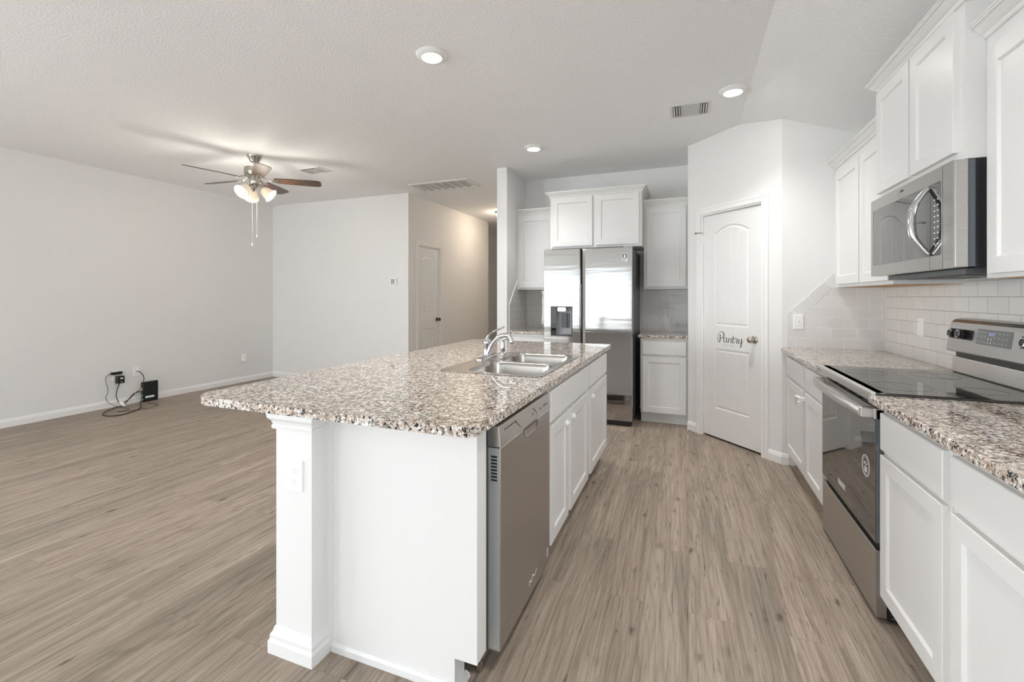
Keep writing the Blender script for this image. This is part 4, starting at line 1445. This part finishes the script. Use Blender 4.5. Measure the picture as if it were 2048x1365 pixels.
# return grille
r = thing('return_air_grille', 'long white return air grille in the ceiling by the hallway', 'vent', (-2.985, 5.25, H))
X0, X1, Y0, Y1 = -3.415, -2.565, 5.045, 5.450
m = MB()
n_ = 7
cw = (X1 - X0 - .07) / n_
holes = [[(X0 + .035 + k * cw + .006, Y0 + .035, H), (X0 + .035 + (k + 1) * cw - .006, Y0 + .035, H), (X0 + .035 + (k + 1) * cw - .006, Y1 - .035, H), (X0 + .035 + k * cw + .006, Y1 - .035, H)] for k in range(n_)]
m.plate([(X0, Y0, H), (X1, Y0, H), (X1, Y1, H), (X0, Y1, H)], holes, (0, 0, -.010))
m.build('frame', M['vent'], r)
box_obj('filter', M['filter'], (X0 + .03, Y0 + .03, H - .002, X1 - .03, Y1 - .03, H - .0008), r)
m = MB()
for k in range(1, n_):
    x = X0 + .035 + k * cw
    m.box(x - .004, Y0 + .035, H - .016, x + .004, Y1 - .035, H - .010)
m.build('rib', M['grey'], r, weld=False)

# hall light, mostly behind the stub wall
hx, hy_ = -2.985, 7.30
r = thing('hall_light', 'small warm flush light in the hallway ceiling, mostly hidden by the stub wall', 'ceiling light', (hx, hy_, H))
MB().lathe([(.155, 0), (.158, -.010), (.145, -.030), (.13, -.034), (0, -.034)], (hx, hy_, H), seg=36, cap=False).build('pan', M['nickel'], r, smooth=True)
MB().lathe([(.13, -.034), (.125, -.060), (.095, -.095), (.05, -.115), (0, -.120)], (hx, hy_, H), seg=32, cap=False).build('glass_bowl', M['hall_lamp'], r, smooth=True)
MB().lathe([(0, -.118), (.012, -.118), (.014, -.126), (.008, -.136), (0, -.140)], (hx, hy_, H), seg=16, cap=False).build('finial', M['nickel'], r, smooth=True)

# ------------------------------------------------------------------ ceiling fan
gx, gy = -4.20, 3.43
r = thing('ceiling_fan', 'five blade ceiling fan with three lit glass shades in the living room', 'ceiling fan', (gx, gy, H))
A_ = (gx, gy, 0)
MB().lathe([(.0, H), (.074, H), (.074, H - .012), (.062, H - .030), (.048, H - .058), (.044, H - .070), (.018, H - .074), (0, H - .074)], A_, seg=32, cap=False).build('canopy', M['nickel'], r, smooth=True)
MB().lathe([(.011, H - .065), (.011, 2.625)], A_, seg=14).build('downrod', M['nickel'], r, smooth=True)
MB().lathe([(0, 2.640), (.03, 2.638), (.055, 2.630), (.095, 2.624), (.098, 2.615), (.098, 2.562), (.092, 2.548), (.070, 2.535), (.045, 2.530), (0, 2.530)], A_, seg=40, cap=False).build('motor_housing', M['nickel'], r, smooth=True)
MB().lathe([(.0, 2.533), (.047, 2.533), (.050, 2.525), (.048, 2.470), (.042, 2.455), (.028, 2.447), (.022, 2.420), (.012, 2.410), (0, 2.408)], A_, seg=32, cap=False).build('switch_housing', M['nickel'], r, smooth=True)
ROT = 40
for k in range(5):
    a = math.radians(ROT + 72 * k)
    e, t_ = Vector((math.cos(a), math.sin(a), 0)), Vector((-math.sin(a), math.cos(a), 0))
    tilt = math.radians(-13)
    tt = t_ * math.cos(tilt) + Vector((0, 0, 1)) * math.sin(tilt)
    nn = e.cross(tt)
    c0 = Vector((gx, gy, 2.508))
    L_, R_ = [], []
    prof = [(.185, .046), (.20, .052), (.30, .060), (.45, .066), (.58, .068), (.615, .064), (.632, .050), (.640, .030)]
    ol = [(x, w) for x, w in prof] + [(x, -w) for x, w in reversed(prof)]
    m = MB()
    m.loops([[c0 + e * x + tt * w + nn * d for x, w in ol] for d in (-.003, .003)])
    bl = m.build('blade', M['blade'], r)
    m = MB()
    m.tube(smooth_path([c0 + e * .085 + Vector((0, 0, .025)), c0 + e * .12 + Vector((0, 0, .012)), c0 + e * .165 + nn * -.004, c0 + e * .20 + nn * -.006]), .009, 8)
    m.loops([[c0 + e * x + tt * w + nn * d for x, w in ((.165, -.012), (.19, -.038), (.225, -.040), (.205, -.012), (.26, 0), (.205, .012), (.225, .040), (.19, .038), (.165, .012))] for d in (-.0065, -.0032)])
    m.build('blade_iron', M['nickel'], bl, weld=False)
for k, deg in enumerate((32, 152, 272)):
    a = math.radians(deg)
    e = Vector((math.cos(a), math.sin(a), 0))
    dn = (e * .80 - Vector((0, 0, .62))).normalized()
    b0 = Vector((gx, gy, 2.440)) + e * .032
    m = MB()
    m.tube([b0, b0 + e * .02 + Vector((0, 0, .002)), b0 + dn * .04 + Vector((0, 0, .006))], .010, 10)
    q = b0 + dn * .036
    m.lathe([(.0, -.002), (.017, -.002), (.021, .004), (.021, .020), (0, .020)], q, dn, 18)
    arm = m.build('lamp_holder', M['nickel'], r, smooth=True, weld=False)
    q = q + dn * .012
    MB().lathe([(.020, 0), (.033, .010), (.046, .030), (.051, .050), (.055, .075), (.064, .098), (.076, .112), (.074, .113), (.061, .098), (.052, .074), (.048, .050), (.043, .031), (.031, .012), (.018, .003)],
               q, dn, 32, cap=False).build('lamp_shade', M['shade'], arm, smooth=True)
    MB().lathe([(0, .005), (.012, .006), (.014, .02), (.024, .042), (.026, .055), (.018, .072), (0, .078)], q, dn, 18, cap=False).build('bulb', M['bulb'], arm, smooth=True)
    pd_ = bpy.data.lights.new('fan_fill', 'POINT')  # extra light in free air past the shade, added to brighten the living room
    pd_.energy, pd_.shadow_soft_size, pd_.color = 6.5, .08, (1.0, .92, .82)
    po_ = bpy.data.objects.new('fan_fill', pd_)
    COL.objects.link(po_)
    po_.location = q + dn * .20
for (ox, oy, z1_) in ((.008, .02, 1.905), (-.02, -.012, 1.815)):
    m = MB()
    z = 2.43
    m.tube([(gx + ox, gy + oy, 2.46), (gx + ox, gy + oy, z1_ + .03)], .0016, 6)
    ch = m.build('pull_chain', M['filter'], r)
    MB().lathe([(0, z1_), (.006, z1_ + .003), (.0075, z1_ + .012), (.0045, z1_ + .028), (.001, z1_ + .036), (0, z1_ + .036)], (gx + ox, gy + oy, 0), seg=12, cap=False).build('pull_weight', M['white_plastic'], ch, smooth=True)

# ------------------------------------------------------------------ living room wall things
fliv = Fr((0, YL, 0), (1, 0, 0), (0, -1, 0))
r = thing('thermostat', 'small square thermostat on the white wall before the hallway', 'thermostat', (-3.935, YL, 1.45))
m = MB()
m.loops([[fliv(-3.935 + a, 1.506 + b, w) for a, b in rrect(-.058 + i, -.052 + i, .058 - i, .052 - i, .008)] for i, w in ((0, 0), (0, .016), (.003, .020))])
m.build('case', M['white_plastic'], r)
MB().loops([fliv.rect(-3.970, 1.470, -3.905, 1.540, .0195), fliv.rect(-3.970, 1.470, -3.905, 1.540, .0205)]).build('screen', M['grey'], r)
flw = Fr((XL, 0, 0), (0, 1, 0), (1, 0, 0))
outlet('wall_outlet', 'white outlet on the left wall with two black adapters plugged in', flw, 3.284, .362)
outlet('cable_outlet', 'white plate on the left wall with a black cable leading down', flw, 3.500, .380, 'coax', cat='cable socket')
outlet('wall_outlet', 'white outlet on the left wall near the far corner with a plug-in device', flw, 4.935, .372)
fdv = flw
m = MB()
m.loops([[flw(4.925 + a, .352 + b, w) for a, b in rrect(-.030, -.040, .030, .040, .008)] for w in (.0085, .038)])
prop(m.build('plug_in_device', M['white_plastic'], bevel=.003), 'small white plug-in device on the outlet near the far corner', 'plug-in device')

# power adapters
r = thing('power_adapter', 'flat black adapter in the upper socket of the left wall outlet', 'adapter', (XL, 3.28, .38))
m = MB()
m.loops([[flw(3.292 + a, .392 + b, w) for a, b in rrect(-.062, -.016, .040, .016, .006)] for w in (.009, .042)])
m.tube([flw(3.232, .388, .025), flw(3.205, .386, .025)], [.006, .0025], 8)
m.build('shell', M['black'], r, weld=False)
m = MB()
P_ = [(3.207, .386, .025), (3.180, .360, .02), (3.182, .300, .015), (3.200, .230, .015), (3.196, .170, .018), (3.178, .120, .02)]
path = [flw(*p) for p in P_] + [Vector(p) for p in ((-6.20, 3.20, .05), (-6.05, 3.26, .006), (-5.98, 3.27, .004), (-5.93, 3.20, .004), (-5.95, 3.13, .004), (-5.90, 3.16, .004), (-5.84, 3.26, .004), (-5.80, 3.35, .004), (-5.82, 3.43, .004), (-5.86, 3.50, .004), (-5.98, 3.53, .004), (-6.10, 3.52, .004))]
m.tube(smooth_path(path, 6), .0024, 6)
m.build('cord', M['black'], r)
r = thing('power_adapter', 'boxy black adapter in the lower socket of the left wall outlet', 'adapter', (XL, 3.30, .28))
m = MB()
m.loops([[flw(3.305 + a, .318 + b, w) for a, b in rrect(-.030, -.046, .036, .040, .006)] for w in (.009, .065)])
m.tube([flw(3.300, .275, .035), flw(3.298, .245, .035)], [.007, .004], 8)
sh = m.build('shell', M['black'], r, weld=False)
m = MB()
flw.box(m, 3.298, .322, .0648, 3.326, .338, .0655)
flw.box(m, 3.305, .286, .0648, 3.314, .296, .0655)
m.build('adapter_label', M['mark'], sh, weld=False)
m = MB()
path = [flw(3.298, .250, .035), flw(3.282, .19, .03), flw(3.276, .12, .03), flw(3.296, .055, .04), flw(3.340, .040, .045), flw(3.410, .072, .04), flw(3.475, .125, .03), flw(3.520, .148, .028)]
m.tube(smooth_path(path, 6), .0042, 8)
m.build('cord', M['black'], r)

# modem
r = thing('modem', 'upright black modem standing on the floor against the left wall', 'modem', (-6.222, 3.63, 0))
mx0, mx1, my0, my1, mz = -6.244, -6.200, 3.535, 3.705, .243
m = MB()
m.loops([[(x, y, z) for x, y in rrect(mx0 + i, my0 + i, mx1 - i, my1 - i, .006)] for i, z in ((.004, .006), (0, .010), (0, mz - .004), (.004, mz))])
m.build('shell', M['modem'], r)
box_obj('foot', M['black'], (mx0 - .004, my0 + .01, 0, mx1 + .006, my1 - .01, .007), r)
box_obj('label', M['paper'], (mx1 - .0005, 3.560, .045, mx1 + .0008, 3.660, .068), r)
box_obj('front_band', M['black_glass'], (mx1 - .0005, 3.545, .198, mx1 + .0006, 3.665, .224), r)
m = MB()
for z in (.140, .158): m.box(mx0 + .010, my0 - .001, z, mx1 - .012, my0 + .003, z + .012)
m.build('orange_ports', M['orange'], r, weld=False)
m = MB()
for z in (.060, .080): m.box(mx0 + .010, my0 - .001, z, mx1 - .012, my0 + .003, z + .012)
m.build('grey_ports', M['grey'], r, weld=False)

m = MB()
path = [flw(3.500, .380, .014), flw(3.505, .375, .05), flw(3.530, .340, .065), flw(3.548, .290, .06), flw(3.550, .250, .045)]
m.tube(smooth_path(path, 8), .0042, 8)
prop(m.build('coaxial_cable', M['black']), 'black cable from the wall plate down into the top of the modem', 'cable')
m = MB()
path = [(-6.215, 3.525, .030), (-6.14, 3.47, .008), (-6.03, 3.41, .006), (-5.90, 3.34, .006), (-5.79, 3.20, .006), (-5.74, 3.06, .006), (-5.80, 2.985, .006), (-5.92, 2.985, .006), (-6.03, 3.05, .006), (-6.11, 3.15, .010), (-6.14, 3.24, .014), (-6.150, 3.285, .016)]
m.tube(smooth_path(path, 8), .0052, 8)
prop(m.build('thick_cable', M['black']), 'thick black cable looped on the floor by the modem', 'cable')
m = MB()
path = [(-6.150, 3.300, .018), (-6.17, 3.33, .030), (-6.21, 3.40, .085), (-6.228, 3.45, .118), (-6.225, 3.50, .130), (-6.222, 3.533, .124)]
m.tube(smooth_path(path, 8), .0045, 8)
prop(m.build('network_cable', M['black']), 'short dark cable rising from the white tag to the back of the modem', 'cable')
m = MB()
m.prism([(-6.19, 3.285, .066), (-6.155, 3.300, .066), (-6.130, 3.318, .010), (-6.165, 3.303, .010)], (.006, -.012, .002))
prop(m.build('cable_tag', M['paper'], bevel=.001), 'small white paper tag tied round the cables on the floor', 'tag')
m = MB()
path = [(-6.222, 3.533, .095), (-6.21, 3.49, .100), (-6.205, 3.46, .085), (-6.19, 3.49, .060), (-6.175, 3.52, .040), (-6.18, 3.50, .025), (-6.19, 3.47, .015)]
m.tube(smooth_path(path, 6), .003, 6)
prop(m.build('loose_wire', M['grey']), 'thin grey wire bent beside the ports of the modem', 'cable')
